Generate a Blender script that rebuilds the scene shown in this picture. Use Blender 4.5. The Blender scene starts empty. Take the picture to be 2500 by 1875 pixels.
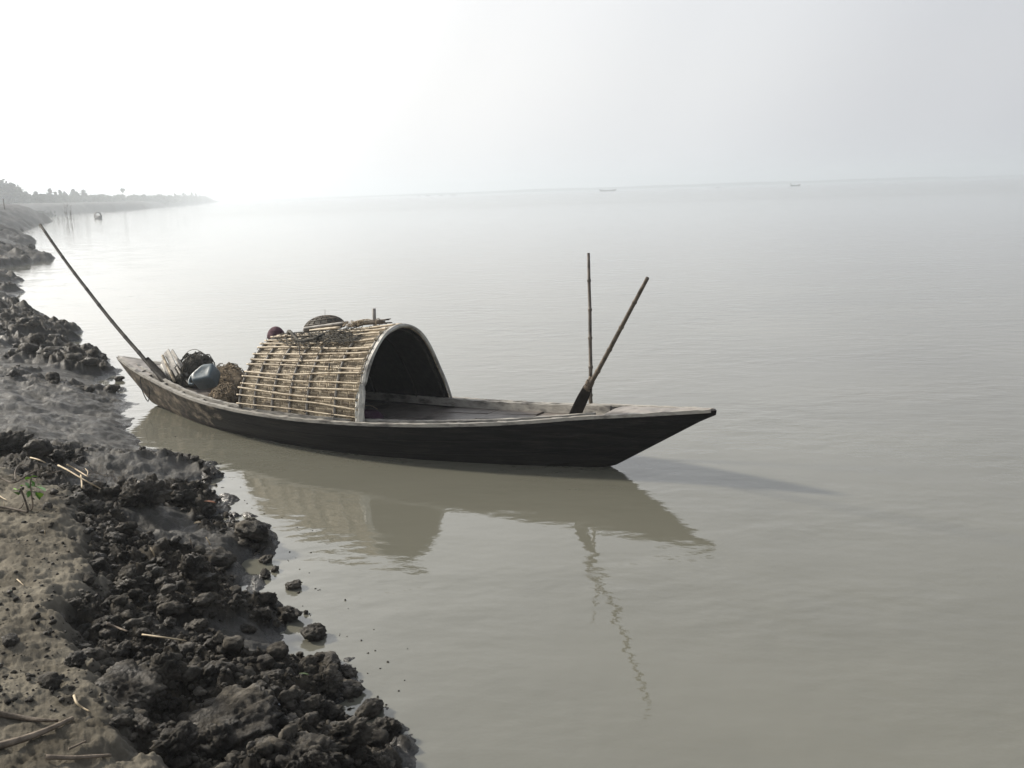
import bpy, math, random
import numpy as np
from mathutils import Vector, Matrix, noise as mnoise
S = bpy.context.scene
COL = S.collection
PI = math.pi
rnd = random.Random(7)
RS = np.random.RandomState(11)

# ------------------------------------------------------------------ camera
CH = 2.2; FPX = 2401.0; PITCH = math.radians(11.1); ROLL = math.radians(1.8)
cF = np.array([0, math.cos(PITCH), -math.sin(PITCH)])
cR0 = np.array([1.0, 0, 0]); cU0 = np.array([0, math.sin(PITCH), math.cos(PITCH)])
cR = math.cos(ROLL)*cR0 - math.sin(ROLL)*cU0
cU = math.sin(ROLL)*cR0 + math.cos(ROLL)*cU0
cC = np.array([0, 0, CH])
cam = bpy.data.cameras.new('camera'); co = bpy.data.objects.new('camera', cam); COL.objects.link(co)
co.matrix_world = Matrix([[cR[i], cU[i], -cF[i], cC[i]] for i in range(3)] + [[0, 0, 0, 1]])
cam.sensor_width = 36; cam.lens = 36*FPX/2500; cam.clip_end = 20000; cam.clip_start = 0.05
S.camera = co
# ------------------------------------------------------------------ sun, sky
SUN_AZ = math.radians(63)      # to the left of the view
SUN_EL = math.radians(31)
SD = np.array([-math.sin(SUN_AZ)*math.cos(SUN_EL), math.cos(SUN_AZ)*math.cos(SUN_EL), math.sin(SUN_EL)])
sl = bpy.data.lights.new('sun', 'SUN'); sl.energy = 5.0; sl.angle = math.radians(5.5); sl.color = (1, .93, .82)
so = bpy.data.objects.new('sun', sl); COL.objects.link(so)
so.rotation_euler = Vector(-SD).to_track_quat('-Z', 'Y').to_euler()
so.location = (-20, 10, 20)
w = bpy.data.worlds.new('World'); S.world = w; w.use_nodes = True
nt = w.node_tree; nt.nodes.clear()
def N(t, typ, **kw):
    n = t.nodes.new(typ)
    for k, v in kw.items():
        if k.startswith('i_'):
            k2 = k[2:]
            n.inputs[int(k2) if k2.isdigit() else k2.replace('_', ' ')].default_value = v
        else: setattr(n, k, v)
    return n
def ramp(t, stops, interp='LINEAR'):
    n = t.nodes.new('ShaderNodeValToRGB'); n.color_ramp.interpolation = interp
    el = n.color_ramp.elements
    while len(el) < len(stops): el.new(.5)
    for e, (p, c) in zip(el, stops):
        e.position = p; e.color = (c, c, c, 1) if isinstance(c, (int, float)) else (*c, 1)
    return n
out = N(nt, 'ShaderNodeOutputWorld'); bg = N(nt, 'ShaderNodeBackground')
sky = N(nt, 'ShaderNodeTexSky', sky_type='NISHITA', sun_disc=False, sun_elevation=SUN_EL,
        sun_rotation=-SUN_AZ, air_density=1.5, dust_density=8.0, ozone_density=1.0)
tc = N(nt, 'ShaderNodeTexCoord')
dp = N(nt, 'ShaderNodeVectorMath', operation='DOT_PRODUCT'); dp.inputs[1].default_value = SD.tolist()
nt.links.new(tc.outputs['Generated'], dp.inputs[0])
mr = N(nt, 'ShaderNodeMapRange'); mr.inputs[1].default_value = -1; mr.inputs[2].default_value = 1
nt.links.new(dp.outputs['Value'], mr.inputs[0])
# hazy bright sky: radiance by angle from the sun  (position = (cos+1)/2)
HZ = [(0, (.20, .215, .235)), (.45, (.31, .317, .338)), (.55, (.365, .371, .388)), (.65, (.46, .465, .474)), (.735, (.54, .54, .54)),
      (.80, (.66, .66, .65)), (.888, (.95, .94, .92)), (1, (1.0, 1.0, 1.0))]
rp = ramp(nt, HZ, 'EASE'); nt.links.new(mr.outputs[0], rp.inputs[0])
mul = N(nt, 'ShaderNodeMix', data_type='RGBA', blend_type='MULTIPLY'); mul.inputs[0].default_value = 1
sz = N(nt, 'ShaderNodeSeparateXYZ'); nt.links.new(tc.outputs['Generated'], sz.inputs[0])
rz = ramp(nt, [(0, 1.0), (.10, 1.0), (.22, (.95, .955, .97)), (.5, (.62, .64, .68)), (1, (.36, .39, .44))]); nt.links.new(sz.outputs[2], rz.inputs[0])
nt.links.new(rp.outputs[0], mul.inputs[6]); nt.links.new(rz.outputs[0], mul.inputs[7])
scl = N(nt, 'ShaderNodeVectorMath', operation='SCALE'); scl.inputs['Scale'].default_value = 20.5
nt.links.new(mul.outputs[2], scl.inputs[0])
mx = N(nt, 'ShaderNodeMix', data_type='RGBA'); mx.inputs[0].default_value = .85
nt.links.new(sky.outputs[0], mx.inputs[6]); nt.links.new(scl.outputs[0], mx.inputs[7])
nt.links.new(mx.outputs[2], bg.inputs[0]); bg.inputs[1].default_value = .10
nt.links.new(bg.outputs[0], out.inputs[0])
S.view_settings.view_transform = 'Standard'; S.view_settings.look = 'None'
S.view_settings.exposure = 0.0; S.view_settings.gamma = 1.0
S.render.engine = 'CYCLES'
S.cycles.volume_bounces = 2; S.cycles.max_bounces = 8
S.cycles.use_denoising = True

# ------------------------------------------------------------------ pixel <-> place (2500 x 1875 photo pixels)
def ray(x, y):
    d = cF + cR*(x-1250)/FPX - cU*(y-937.5)/FPX
    return d/np.linalg.norm(d)
def proj(P):
    q = np.asarray(P, float)-cC
    z = q@cF
    return np.stack([1250+FPX*(q@cR)/z, 937.5-FPX*(q@cU)/z], -1)
def at_z(x, y, z=0.0):
    d = ray(x, y); return cC+d*(z-CH)/d[2]
def at_y(x, y, Y):
    d = ray(x, y); return cC+d*(Y/d[1])
# ------------------------------------------------------------------ materials
MATS = {}
def newmat(name):
    m = bpy.data.materials.new(name); m.use_nodes = True
    t = m.node_tree; b = t.nodes['Principled BSDF']; MATS[name] = m
    return m, t, b
def L(t, a, b): t.links.new(a, b)
def noisy(name, c1, c2, scale=6, rough=.7, bump=.3, bscale=None, stretch=None, c3=None, spec=.3, detail=6, metallic=0, lo=.35, hi=.65, bdist=.02, coords='Object'):
    m, t, b = newmat(name)
    tc = N(t, 'ShaderNodeTexCoord'); mp = N(t, 'ShaderNodeMapping')
    if stretch: mp.inputs['Scale'].default_value = stretch
    L(t, tc.outputs[coords], mp.inputs[0])
    n1 = N(t, 'ShaderNodeTexNoise'); n1.inputs['Scale'].default_value = scale; n1.inputs['Detail'].default_value = detail; n1.inputs['Roughness'].default_value = .6
    L(t, mp.outputs[0], n1.inputs[0])
    st = [(lo, c1), (hi, c2)] if c3 is None else [(lo, c1), ((lo+hi)/2, c2), (hi, c3)]
    r = ramp(t, st); L(t, n1.outputs[0], r.inputs[0]); L(t, r.outputs[0], b.inputs['Base Color'])
    b.inputs['Roughness'].default_value = rough; b.inputs['Specular IOR Level'].default_value = spec
    b.inputs['Metallic'].default_value = metallic
    if bump:
        n2 = N(t, 'ShaderNodeTexNoise'); n2.inputs['Scale'].default_value = bscale or scale*4; n2.inputs['Detail'].default_value = 8
        L(t, mp.outputs[0], n2.inputs[0])
        bp = N(t, 'ShaderNodeBump'); bp.inputs['Strength'].default_value = bump; bp.inputs['Distance'].default_value = bdist
        L(t, n2.outputs[0], bp.inputs['Height']); L(t, bp.outputs[0], b.inputs['Normal'])
    return m
BAM = noisy('bamboo_pale', (.27, .205, .13), (.58, .49, .355), 9, .5, .15, 60, c3=(.46, .38, .27), bdist=.003)
BAMG = noisy('bamboo_grey', (.16, .15, .135), (.33, .305, .27), 12, .55, .2, 70, bdist=.003)
POLE = noisy('pole_bamboo', (.055, .045, .035), (.17, .14, .11), 14, .5, .3, 60, bdist=.003)
POLED = noisy('pole_dark', (.022, .02, .018), (.062, .056, .048), 14, .7, .3, 60, bdist=.003, spec=.12)
BLADE = noisy('blade_wood', (.012, .010, .009), (.035, .03, .026), 10, .75, .4, 40, bdist=.004, spec=.1)
RAIL = noisy('rail_wood', (.13, .12, .11), (.36, .34, .30), 5, .6, .5, 24, stretch=(1, 1, 3), c3=(.26, .24, .21), bdist=.006)
DECK = noisy('deck_wood', (.07, .06, .055), (.19, .165, .145), 4, .5, .5, 30, c3=(.13, .115, .105), bdist=.005, spec=.4)
NETB = noisy('net_brown', (.065, .048, .032), (.25, .195, .13), 18, .9, .6, 70, c3=(.14, .11, .075))
NETD = noisy('net_dark', (.035, .033, .028), (.13, .12, .10), 18, .9, .6, 70)
ROPE = noisy('rope_fibre', (.06, .05, .04), (.20, .16, .12), 30, .9, .3, 90)
ROPED = noisy('rope_dark', (.03, .03, .03), (.08, .075, .07), 30, .8, .3, 90)
ROPEP = noisy('rope_pale', (.28, .22, .15), (.5, .42, .30), 30, .8, .3, 90)
CLOTH = noisy('tarp_cloth', (.22, .21, .19), (.58, .56, .50), 7, .55, .5, 22, c3=(.44, .44, .42), bdist=.01)
CANM = noisy('jerrycan_plastic', (.045, .062, .072), (.12, .155, .17), 7, .42, .1, 30, c3=(.08, .108, .12), spec=.5)
CANC = noisy('jerrycan_cap', (.03, .03, .03), (.05, .05, .05), 9, .5, 0)
MAROON = noisy('maroon_cloth', (.05, .022, .03), (.12, .06, .075), 26, .9, .4, 80)
PURP = noisy('flare_purple_cloth', (.022, .010, .020), (.055, .022, .045), 9, .9, .4, 40)  # colour taken from the lens flare streak in the hood mouth
SKIN = noisy('skin', (.12, .065, .042), (.16, .09, .06), 12, .55, .1, 60)
SHIRT = noisy('shirt_cloth', (.10, .11, .13), (.17, .18, .20), 10, .9, .3, 60)
LUNGI = noisy('lungi_cloth', (.12, .08, .06), (.22, .15, .10), 10, .9, .3, 60)
STRAW = noisy('straw', (.34, .25, .14), (.62, .52, .36), 18, .6, .1, 80)
STICK = noisy('twig_bark', (.05, .04, .03), (.15, .12, .09), 18, .8, .3, 80)
STICKB = noisy('twig_bark_light', (.10, .08, .06), (.26, .21, .16), 18, .8, .3, 80)
LEAFG = noisy('leaf_green', (.20, .48, .03), (.38, .72, .08), 25, .5, .1, 60)
LEAFD = noisy('leaf_deep_green', (.05, .16, .02), (.12, .30, .05), 25, .5, .1, 60)
LEAFM = noisy('leaf_muted', (.035, .06, .02), (.08, .12, .04), 25, .6, .1, 60)
RUST = noisy('dead_leaf', (.12, .05, .025), (.26, .12, .07), 25, .8, .2, 60)
TRUNK = noisy('trunk_bark', (.03, .026, .02), (.07, .06, .045), 1.5, .9, .3, 9)
CROWN = noisy('crown_foliage', (.018, .035, .010), (.05, .075, .022), .8, .8, 0, c3=(.03, .055, .016))
CROWN2 = noisy('crown_foliage_dark', (.02, .028, .012), (.05, .06, .025), .8, .8, 0)
BOATD = noisy('far_boat_hull', (.02, .018, .016), (.045, .04, .035), 2, .7, 0)
MATD = noisy('far_boat_mat', (.035, .03, .025), (.08, .07, .05), 3, .8, 0)
PLASTIC = noisy('pale_scrap', (.40, .42, .46), (.6, .62, .66), 20, .5, .2, 60)

# mud for clods
def mud_mat(name, c1, c2, c3, rough0, rough1, bs=1.0):
    m, t, b = newmat(name)
    ge = N(t, 'ShaderNodeNewGeometry')
    n1 = N(t, 'ShaderNodeTexNoise'); n1.inputs['Scale'].default_value = 8; n1.inputs['Detail'].default_value = 8; n1.inputs['Roughness'].default_value = .7
    L(t, ge.outputs['Position'], n1.inputs[0])
    r = ramp(t, [(.34, c1), (.5, c2), (.68, c3)]); L(t, n1.outputs[0], r.inputs[0]); L(t, r.outputs[0], b.inputs['Base Color'])
    n3 = N(t, 'ShaderNodeTexNoise'); n3.inputs['Scale'].default_value = 11; n3.inputs['Detail'].default_value = 4
    L(t, ge.outputs['Position'], n3.inputs[0])
    r3 = ramp(t, [(.36, rough0), (.60, rough1)]); L(t, n3.outputs[0], r3.inputs[0]); L(t, r3.outputs[0], b.inputs['Roughness'])
    b.inputs['Specular IOR Level'].default_value = .26
    n2 = N(t, 'ShaderNodeTexNoise'); n2.inputs['Scale'].default_value = 32; n2.inputs['Detail'].default_value = 9; n2.inputs['Roughness'].default_value = .7
    L(t, ge.outputs['Position'], n2.inputs[0])
    v = N(t, 'ShaderNodeTexVoronoi'); v.inputs['Scale'].default_value = 48; L(t, ge.outputs['Position'], v.inputs[0])
    ad = N(t, 'ShaderNodeMath', operation='MULTIPLY_ADD'); ad.inputs[1].default_value = -.35
    L(t, v.outputs[0], ad.inputs[0]); L(t, n2.outputs[0], ad.inputs[2])
    bp = N(t, 'ShaderNodeBump'); bp.inputs['Strength'].default_value = 1.0*bs; bp.inputs['Distance'].default_value = .022
    L(t, ad.outputs[0], bp.inputs['Height']); L(t, bp.outputs[0], b.inputs['Normal'])
    return m
CLOD = mud_mat('clod_mud', (.013, .011, .0085), (.045, .039, .030), (.15, .132, .104), .34, .9)

# ------------------------------------------------------------------ mesh helpers
def make_mesh(name, V, Fs, mat, smooth=True, org=None, uv=None, attrs=None):
    V = np.asarray(V, dtype=np.float64)
    if org is not None: V = V-np.asarray(org)
    me = bpy.data.meshes.new(name)
    if isinstance(Fs, np.ndarray):
        nf, k = Fs.shape
        me.vertices.add(len(V)); me.vertices.foreach_set('co', V.astype(np.float32).ravel())
        me.loops.add(nf*k); me.loops.foreach_set('vertex_index', Fs.astype(np.int32).ravel())
        me.polygons.add(nf); me.polygons.foreach_set('loop_start', (np.arange(nf)*k).astype(np.int32))
        me.polygons.foreach_set('loop_total', np.full(nf, k, np.int32))
        me.update(calc_edges=True)
    else:
        me.from_pydata(V.tolist(), [], Fs); me.update()
    me.polygons.foreach_set('use_smooth', [smooth]*len(me.polygons))
    if uv is not None:
        ul = me.uv_layers.new(name='UVMap')
        li = np.empty(len(me.loops), np.int32); me.loops.foreach_get('vertex_index', li)
        ul.data.foreach_set('uv', np.asarray(uv, np.float32)[li].ravel())
    if attrs:
        for k_, a_ in attrs.items():
            at = me.attributes.new(k_, 'FLOAT', 'POINT'); at.data.foreach_set('value', np.asarray(a_, np.float32))
    if mat is not None: me.materials.append(mat)
    return me
def tag(o, label=None, cat=None, group=None, kind=None):
    if label: o['label'] = label
    if cat: o['category'] = cat
    if group: o['group'] = group
    if kind: o['kind'] = kind
    return o
def obj(name, V, Fs, mat, parent=None, smooth=True, org=None, **kw):
    """one linked mesh object; V in world coordinates"""
    if parent is not None: org = ORG[parent]
    elif org is None: org = np.array([0., 0, 0])
    org = np.asarray(org, float)
    me = make_mesh(name, V, Fs, mat, smooth, org, **kw)
    o = bpy.data.objects.new(name, me); COL.objects.link(o)
    if parent is not None: o.parent = parent
    else: o.location = org
    ORG[o] = org
    return o
ORG = {}
def thing(name, label, cat, loc, group=None):
    o = bpy.data.objects.new(name, None); COL.objects.link(o); o.location = loc; o.empty_display_size = .2
    ORG[o] = np.asarray(loc, float)
    return tag(o, label, cat, group)
class MB:
    def __init__(s): s.v = []; s.f = []
    def add(s, V, F):
        n = len(s.v); s.v.extend([tuple(map(float, p)) for p in V]); s.f.extend([tuple(i+n for i in f) for f in F]); return s
    def tube(s, P, R, k=8, cap=True, flat=1.0):
        P = [np.asarray(p, float) for p in P]; n = len(P)
        if not hasattr(R, '__len__'): R = [R]*n
        T = []
        for i in range(n):
            d = P[min(i+1, n-1)]-P[max(i-1, 0)]; l = np.linalg.norm(d); T.append(d/(l if l > 1e-9 else 1))
        up = np.array([0, 0, 1.0]) if abs(T[0][2]) < .9 else np.array([1.0, 0, 0])
        a = np.cross(T[0], up); a /= np.linalg.norm(a); V = []
        for i in range(n):
            a = a-T[i]*(a@T[i]); a /= max(np.linalg.norm(a), 1e-9); b = np.cross(T[i], a)
            for j in range(k):
                th = 2*PI*j/k; V.append(P[i]+R[i]*(math.cos(th)*a+math.sin(th)*b*flat))
        F = [(i*k+j, i*k+(j+1) % k, (i+1)*k+(j+1) % k, (i+1)*k+j) for i in range(n-1) for j in range(k)]
        if cap: F += [tuple(range(k))[::-1], tuple((n-1)*k+j for j in range(k))]
        return s.add(V, F)
    def grid(s, G, close=False):
        nu, nv = G.shape[:2]; V = G.reshape(-1, 3)
        F = [(i*nv+j, i*nv+(j+1) % nv, (i+1)*nv+(j+1) % nv, (i+1)*nv+j) for i in range(nu-1) for j in range(nv if close else nv-1)]
        return s.add(V, F)
    def box8(s, C):   # C: 4 bottom corners then 4 top corners
        return s.add(C, [(3, 2, 1, 0), (4, 5, 6, 7), (0, 1, 5, 4), (1, 2, 6, 5), (2, 3, 7, 6), (3, 0, 4, 7)])
    def build(s, name, mat, parent=None, smooth=True, org=None):
        return obj(name, s.v, s.f, mat, parent, smooth, org)
def bam_path(p0, p1, seg=.3, r0=.02, r1=.015, wob=.004, bend=(0, 0, 0), seed=0, bulge=.13):
    """points and radii of a bamboo stem with swollen nodes"""
    r = random.Random(seed); p0 = np.asarray(p0, float); p1 = np.asarray(p1, float); Ln = np.linalg.norm(p1-p0)
    n = max(2, int(round(Ln/seg))); P = []; R = []; offs = [np.array([r.uniform(-1, 1), r.uniform(-1, 1), r.uniform(-1, 1)])*wob for _ in range(n+1)]
    bend = np.asarray(bend, float)
    for i in range(n):
        for q in ([0, .04, .07, .5, .93, .96] if i < n-1 else [0, .04, .07, .5, 1.0]):
            t = (i+q)/n; o = offs[i]*(1-q)+offs[i+1]*q
            P.append(p0+(p1-p0)*t+o+bend*4*t*(1-t)); rr = r0+(r1-r0)*t
            if q == 0 and i > 0: rr *= 1+bulge
            elif q in (.04, .96): rr *= 1+bulge*.5
            R.append(rr)
    return P, R
def crom(P, n):
    """smooth path through points"""
    P = [np.asarray(p, float) for p in P]; Q = [2*P[0]-P[1]]+P+[2*P[-1]-P[-2]]; out = []
    for i in range(1, len(Q)-2):
        for k in range(n):
            t = k/n; a, b, c, d = Q[i-1:i+3]
            out.append(.5*((2*b)+(-a+c)*t+(2*a-5*b+4*c-d)*t*t+(-a+3*b-3*c+d)*t**3))
    out.append(P[-1]); return out
def hermite(xs, ys, x):
    xs = np.asarray(xs, float); ys = np.asarray(ys, float); x = np.asarray(x, float)
    m = np.gradient(ys, xs); i = np.clip(np.searchsorted(xs, x)-1, 0, len(xs)-2); h = xs[i+1]-xs[i]; t = (x-xs[i])/h
    return (2*t**3-3*t**2+1)*ys[i]+(t**3-2*t**2+t)*h*m[i]+(-2*t**3+3*t**2)*ys[i+1]+(t**3-t**2)*h*m[i+1]
def ico(sub):
    import bmesh
    bm = bmesh.new(); bmesh.ops.create_icosphere(bm, subdivisions=sub, radius=1)
    V = np.array([v.co[:] for v in bm.verts]); F = np.array([[v.index for v in f.verts] for f in bm.faces]); bm.free(); return V, F
ICO = {k: ico(k) for k in (1, 2, 3, 4, 5)}
def clod_shape(sub, seed, rough=.35, squash=.8):
    V, F = ICO[sub]; V = V.copy(); off = Vector((seed*13.7, seed*5.1, seed*2.3)); out = np.empty_like(V)
    ax = np.array([1+.35*math.sin(seed*3.1), 1+.3*math.cos(seed*1.7), squash])
    for i, v in enumerate(V):
        p = Vector(v)
        d = 1+rough*.9*(mnoise.noise(p*1.3+off))+rough*.55*(mnoise.noise(p*2.7+off))
        c = mnoise.voronoi(p*2.2+off)[0]; d += rough*.55*(c[1]-c[0]-.25)
        if sub >= 3: d += rough*.35*mnoise.noise(p*6+off)+rough*.22*mnoise.noise(p*13+off)
        if sub >= 3: c2 = mnoise.voronoi(p*5.5+off)[0]; d += rough*.34*(min(c2[1]-c2[0], .5)-.2)
        if sub >= 4: d += rough*.16*mnoise.noise(p*26+off)
        if sub >= 5: c3 = mnoise.voronoi(p*4+off*.5)[0]; d += -.09*math.exp(-((c3[1]-c3[0])/.05)**2)+rough*.12*mnoise.noise(p*9+off)+rough*.07*mnoise.noise(p*44+off)
        out[i] = v*d*ax
    return out, F
# ------------------------------------------------------------------ numpy noise
def _h(ix, iy, s):
    n = (ix.astype(np.int64)*374761393+iy.astype(np.int64)*668265263+s*982451653) & 0x7fffffff
    n = ((n ^ (n >> 13))*1274126177) & 0x7fffffff
    return ((n ^ (n >> 16)) & 0xffff)/65535.0
def perlin(x, y, s=0):
    ix = np.floor(x); iy = np.floor(y); fx = x-ix; fy = y-iy
    def g(dx, dy):
        a = _h(ix+dx, iy+dy, s)*2*PI
        return np.cos(a)*(fx-dx)+np.sin(a)*(fy-dy)
    u = fx*fx*fx*(fx*(fx*6-15)+10); v = fy*fy*fy*(fy*(fy*6-15)+10)
    return ((g(0, 0)*(1-u)+g(1, 0)*u)*(1-v)+(g(0, 1)*(1-u)+g(1, 1)*u)*v)*1.5
def fbm(x, y, o=4, s=0, gain=.5):
    r = 0; a = 1; f = 1
    for k in range(o): r = r+a*perlin(x*f, y*f, s+k*7); a *= gain; f *= 2.03
    return r
def ridged(x, y, o=4, s=0):
    r = 0; a = 1; f = 1
    for k in range(o): r = r+a*(1-2*np.abs(perlin(x*f, y*f, s+k*7))); a *= .5; f *= 2.1
    return r/1.9
def worley(x, y, s=0):
    ix = np.floor(x); iy = np.floor(y); best = np.full(x.shape, 9.0); rr = np.zeros(x.shape)
    for dx in (-1, 0, 1):
        for dy in (-1, 0, 1):
            px = ix+dx+_h(ix+dx, iy+dy, s); py = iy+dy+_h(ix+dx, iy+dy, s+99)
            d = np.hypot(px-x, py-y); m = d < best; best = np.where(m, d, best); rr = np.where(m, _h(ix+dx, iy+dy, s+5), rr)
    return best, rr
def lod(fn, x, y, sc):
    """noise whose grain coarsens with distance, cross-faded between fixed world scales"""
    l = np.log2(sc); r = 0
    for k in range(int(math.floor(l.min())), int(math.ceil(l.max()))+1):
        w_ = np.clip(1-np.abs(l-k), 0, 1)
        if w_.max() > 0:
            m = w_ > 0; v = np.zeros(x.shape); v[m] = fn(x[m]/2.0**k, y[m]/2.0**k); r = r+w_*v
    return r
def sdist(x, y, poly):
    """signed distance to polygon, positive inside"""
    P = np.asarray(poly, float); n = len(P); d = np.full(x.shape, 1e9); ins = np.zeros(x.shape, bool)
    for i in range(n):
        a = P[i]; b = P[(i+1) % n]; e = b-a; wx = x-a[0]; wy = y-a[1]
        t = np.clip((wx*e[0]+wy*e[1])/(e@e), 0, 1); d = np.minimum(d, (wx-e[0]*t)**2+(wy-e[1]*t)**2)
        c = ((a[1] <= y) & (b[1] > y)) | ((b[1] <= y) & (a[1] > y))
        with np.errstate(divide='ignore', invalid='ignore'):
            xi = a[0]+(y-a[1])/(b[1]-a[1] if b[1] != a[1] else 1e-9)*e[0]
        ins ^= c & (x < xi)
    d = np.sqrt(d); return np.where(ins, d, -d)
def sm(a, b, x):
    t = np.clip((x-a)/(b-a), 0, 1); return t*t*(3-2*t)

# ================================================================== RIVER BANK
near_px = [(980, 1875), (977, 1775), (905, 1728), (872, 1690), (840, 1625), (800, 1552), (745, 1500), (700, 1478), (672, 1450), (682, 1385), (655, 1310),
           (600, 1275), (556, 1250), (540, 1180), (516, 1133), (455, 1120), (396, 1112), (350, 1080), (322, 1035), (296, 990), (268, 955), (248, 930), (262, 912), (240, 893), (226, 876), (200, 858), (165, 822),
           (150, 806), (95, 792), (60, 765), (20, 760), (-60, 758), (-90, 742), (0, 734), (45, 711), (30, 690), (38, 683), (0, 671), (-90, 668), (-70, 655),
           (0, 653), (60, 644), (120, 633), (85, 622), (38, 609), (60, 600), (82, 590), (25, 570), (51, 564), (98, 548), (122, 541), (100, 536), (70, 531)]
shore = [(4, -6), (1.6, -1.2), (.55, .8), (-.1, 2.2)]+[tuple(at_z(*p)[:2]) for p in near_px]
farp = [(95, 528, 0), (176, 523, 0), (230, 518.5, 0), (300, 514.5, 0), (350, 511, 0)]
shore += [tuple(at_z(x, y)[:2]) for x, y, _ in farp]
def dirp(x, D):
    d = ray(x, 500); return (d[0]/d[1]*D, D)
shore += [dirp(400, 500), dirp(440, 610), dirp(470, 720), dirp(500, 850), dirp(528, 1000), dirp(536, 1090), dirp(515, 1110)]
shore += [(-900, 1500), (-2500, 1500), (-2500, -6)]
sand = [tuple(at_z(x, y, .46)[:2]) for x, y in [(-300, 1120), (0, 1128), (60, 1135), (150, 1165), (152, 1185), (172, 1248), (205, 1305), (262, 1345), (196, 1392), (150, 1470),
        (192, 1530), (240, 1600), (246, 1690), (360, 1800), (410, 1880)]]+[(-.75, 2.0), (-.2, .6), (1.0, -1), (1, -6), (-30, -6), (-30, 9)]
HY = [0, 5, 8, 11, 14, 20, 30, 50, 75, 100, 160, 2000]
HM = [.42, .42, .38, .38, .40, .42, .48, .75, 2.1, 2.6, 2.7, 3.2]
HL = [.75, .75, .9, 1.2, 1.7, 2.4, 3.0, 3.0, 2.6, 2.6, 1.8, 3]
def ground(x, y, fine=True):
    x = np.asarray(x, float); y = np.asarray(y, float)
    sc = np.clip(y/9, .6, 12)
    d = sdist(x, y, shore); ds = sdist(x, y, sand)
    d = d+lod(lambda a, b: .10*fbm(a*2.2, b*2.2, 4, 3)+.03*fbm(a*9, b*9, 3, 8), x, y, sc)*sc*.9-.035*(1-sm(6, 9, y))
    hm = np.interp(y, HY, HM); hl = np.interp(y, HY, HL)
    h = np.where(d > 0, hm*(1-np.exp(-np.maximum(d, 0)/hl))-.012, np.maximum(d*.16, -.5)-.012)
    nearw = 1-sm(7.2, 9.0, y)
    ds2 = ds+.085*fbm(x*3, y*3, 5, 21, .6)+.03*fbm(x*14, y*14, 3, 22)
    sandm = sm(-.12, .09, ds2)*nearw
    h = h+.12*sandm*nearw
    # broken, trampled mud
    clod = np.where(y < 8.6, 1-sandm, 0)*sm(-.25, .05, d)*nearw
    sy_ = np.clip(y/12, 1, 9)
    smooth_p = sm(.05, .38, fbm(x*1.15, y*1.15, 3, 91))
    bm_ = sm(-.16, .08, lod(lambda a, b: fbm(a*.8, b*1.5, 4, 92), x, y, sy_))
    band = sm(9.5, 13, y)*(1-sm(60, 80, y))*sm(-.3, .1, d)*(1-sm(.8, 2.0, d/np.clip(y/16, .8, 3)))
    rough = np.maximum(np.maximum(clod*(1-.75*smooth_p), band*bm_), sm(40, 70, y)*.95)
    if fine:
        wx = x+.05*perlin(x*5, y*5, 31); wy = y+.05*perlin(x*5, y*5, 32)
        w1, r1 = worley(wx*9, wy*9, 1); w2, r2 = worley(wx*17, wy*17, 2); w3, _ = worley(wx*40, wy*40, 3)
        lump = (np.sqrt(np.clip(1-(w1/.72)**2, 0, 1))*r1*.065+np.sqrt(np.clip(1-(w2/.72)**2, 0, 1))*r2*.042+np.sqrt(np.clip(1-(w3/.75)**2, 0, 1))*.010)
        h = h+clod*(lump*(1-.8*smooth_p)+.075*fbm(x*2.1, y*2.1, 3, 41)+.018*ridged(x*9, y*9, 3, 45)-.03)
        sy = np.clip(y/12, 1, 9)
        h = h+band*(.05*ridged(x*.9, y*1.7, 3, 51)+bm_*(.08+lod(lambda a, b: .085*fbm(a*4, b*5, 5, 52, .6)+.03*ridged(a*7, b*9, 3, 54)+.015*np.clip(1-(worley(a*5, b*5, 55)[0]/.7)**2, 0, 1), x, y, sy)))*np.clip(sy, 1, 2.0)
        # wet silt shelf by the stern
        silt = sm(7.4, 8.8, y)*(1-sm(17, 24, y))*(1-band*.7)
        rr_ = ridged(x*1.5+.6*perlin(x*1.1, y*1.1, 63), y*2.6, 4, 61)
        h = h+silt*sm(-.3, .7, d)*(.046*rr_+.040*fbm(x*2.1, y*2.9, 4, 62, .45))
        # dry sand: gentle hollows, pocks
        pk, pr = worley(x*13, y*13, 71)
        h = h+sandm*(.020*fbm(x*3, y*3, 4, 72)+.010*fbm(x*12, y*16, 5, 73, .6)-.016*np.clip(1-pk/.35, 0, 1)*(pr > .5)+.004*np.clip(1-worley(x*30, y*30, 75)[0]/.5, 0, 1)*(worley(x*30, y*30, 75)[1] > .7))
        fr = sm(18, 40, y)
        h = h+fr*sm(0, 3, d)*(.22*ridged(x*.16, y*.16, 5, 81)+.10*fbm(x*.9, y*.9, 4, 82))*(1-sm(200, 400, y)*.5)
    return h, d, sandm, rough
def ground_at(x, y):
    h = ground(np.array([x]), np.array([y]))[0]; return float(h[0])
def on_ground(px, py, lift=0.0):
    """point of the bank seen at a photo pixel"""
    dr = ray(px, py); ts = np.linspace(1.5, 40, 3000) if py > 700 else np.linspace(10, 400, 6000)
    P = cC+dr*ts[:, None]; h = np.maximum(ground(P[:, 0], P[:, 1])[0], 0)
    i = int(np.argmax(P[:, 2] <= h+lift)); return P[i]
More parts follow.
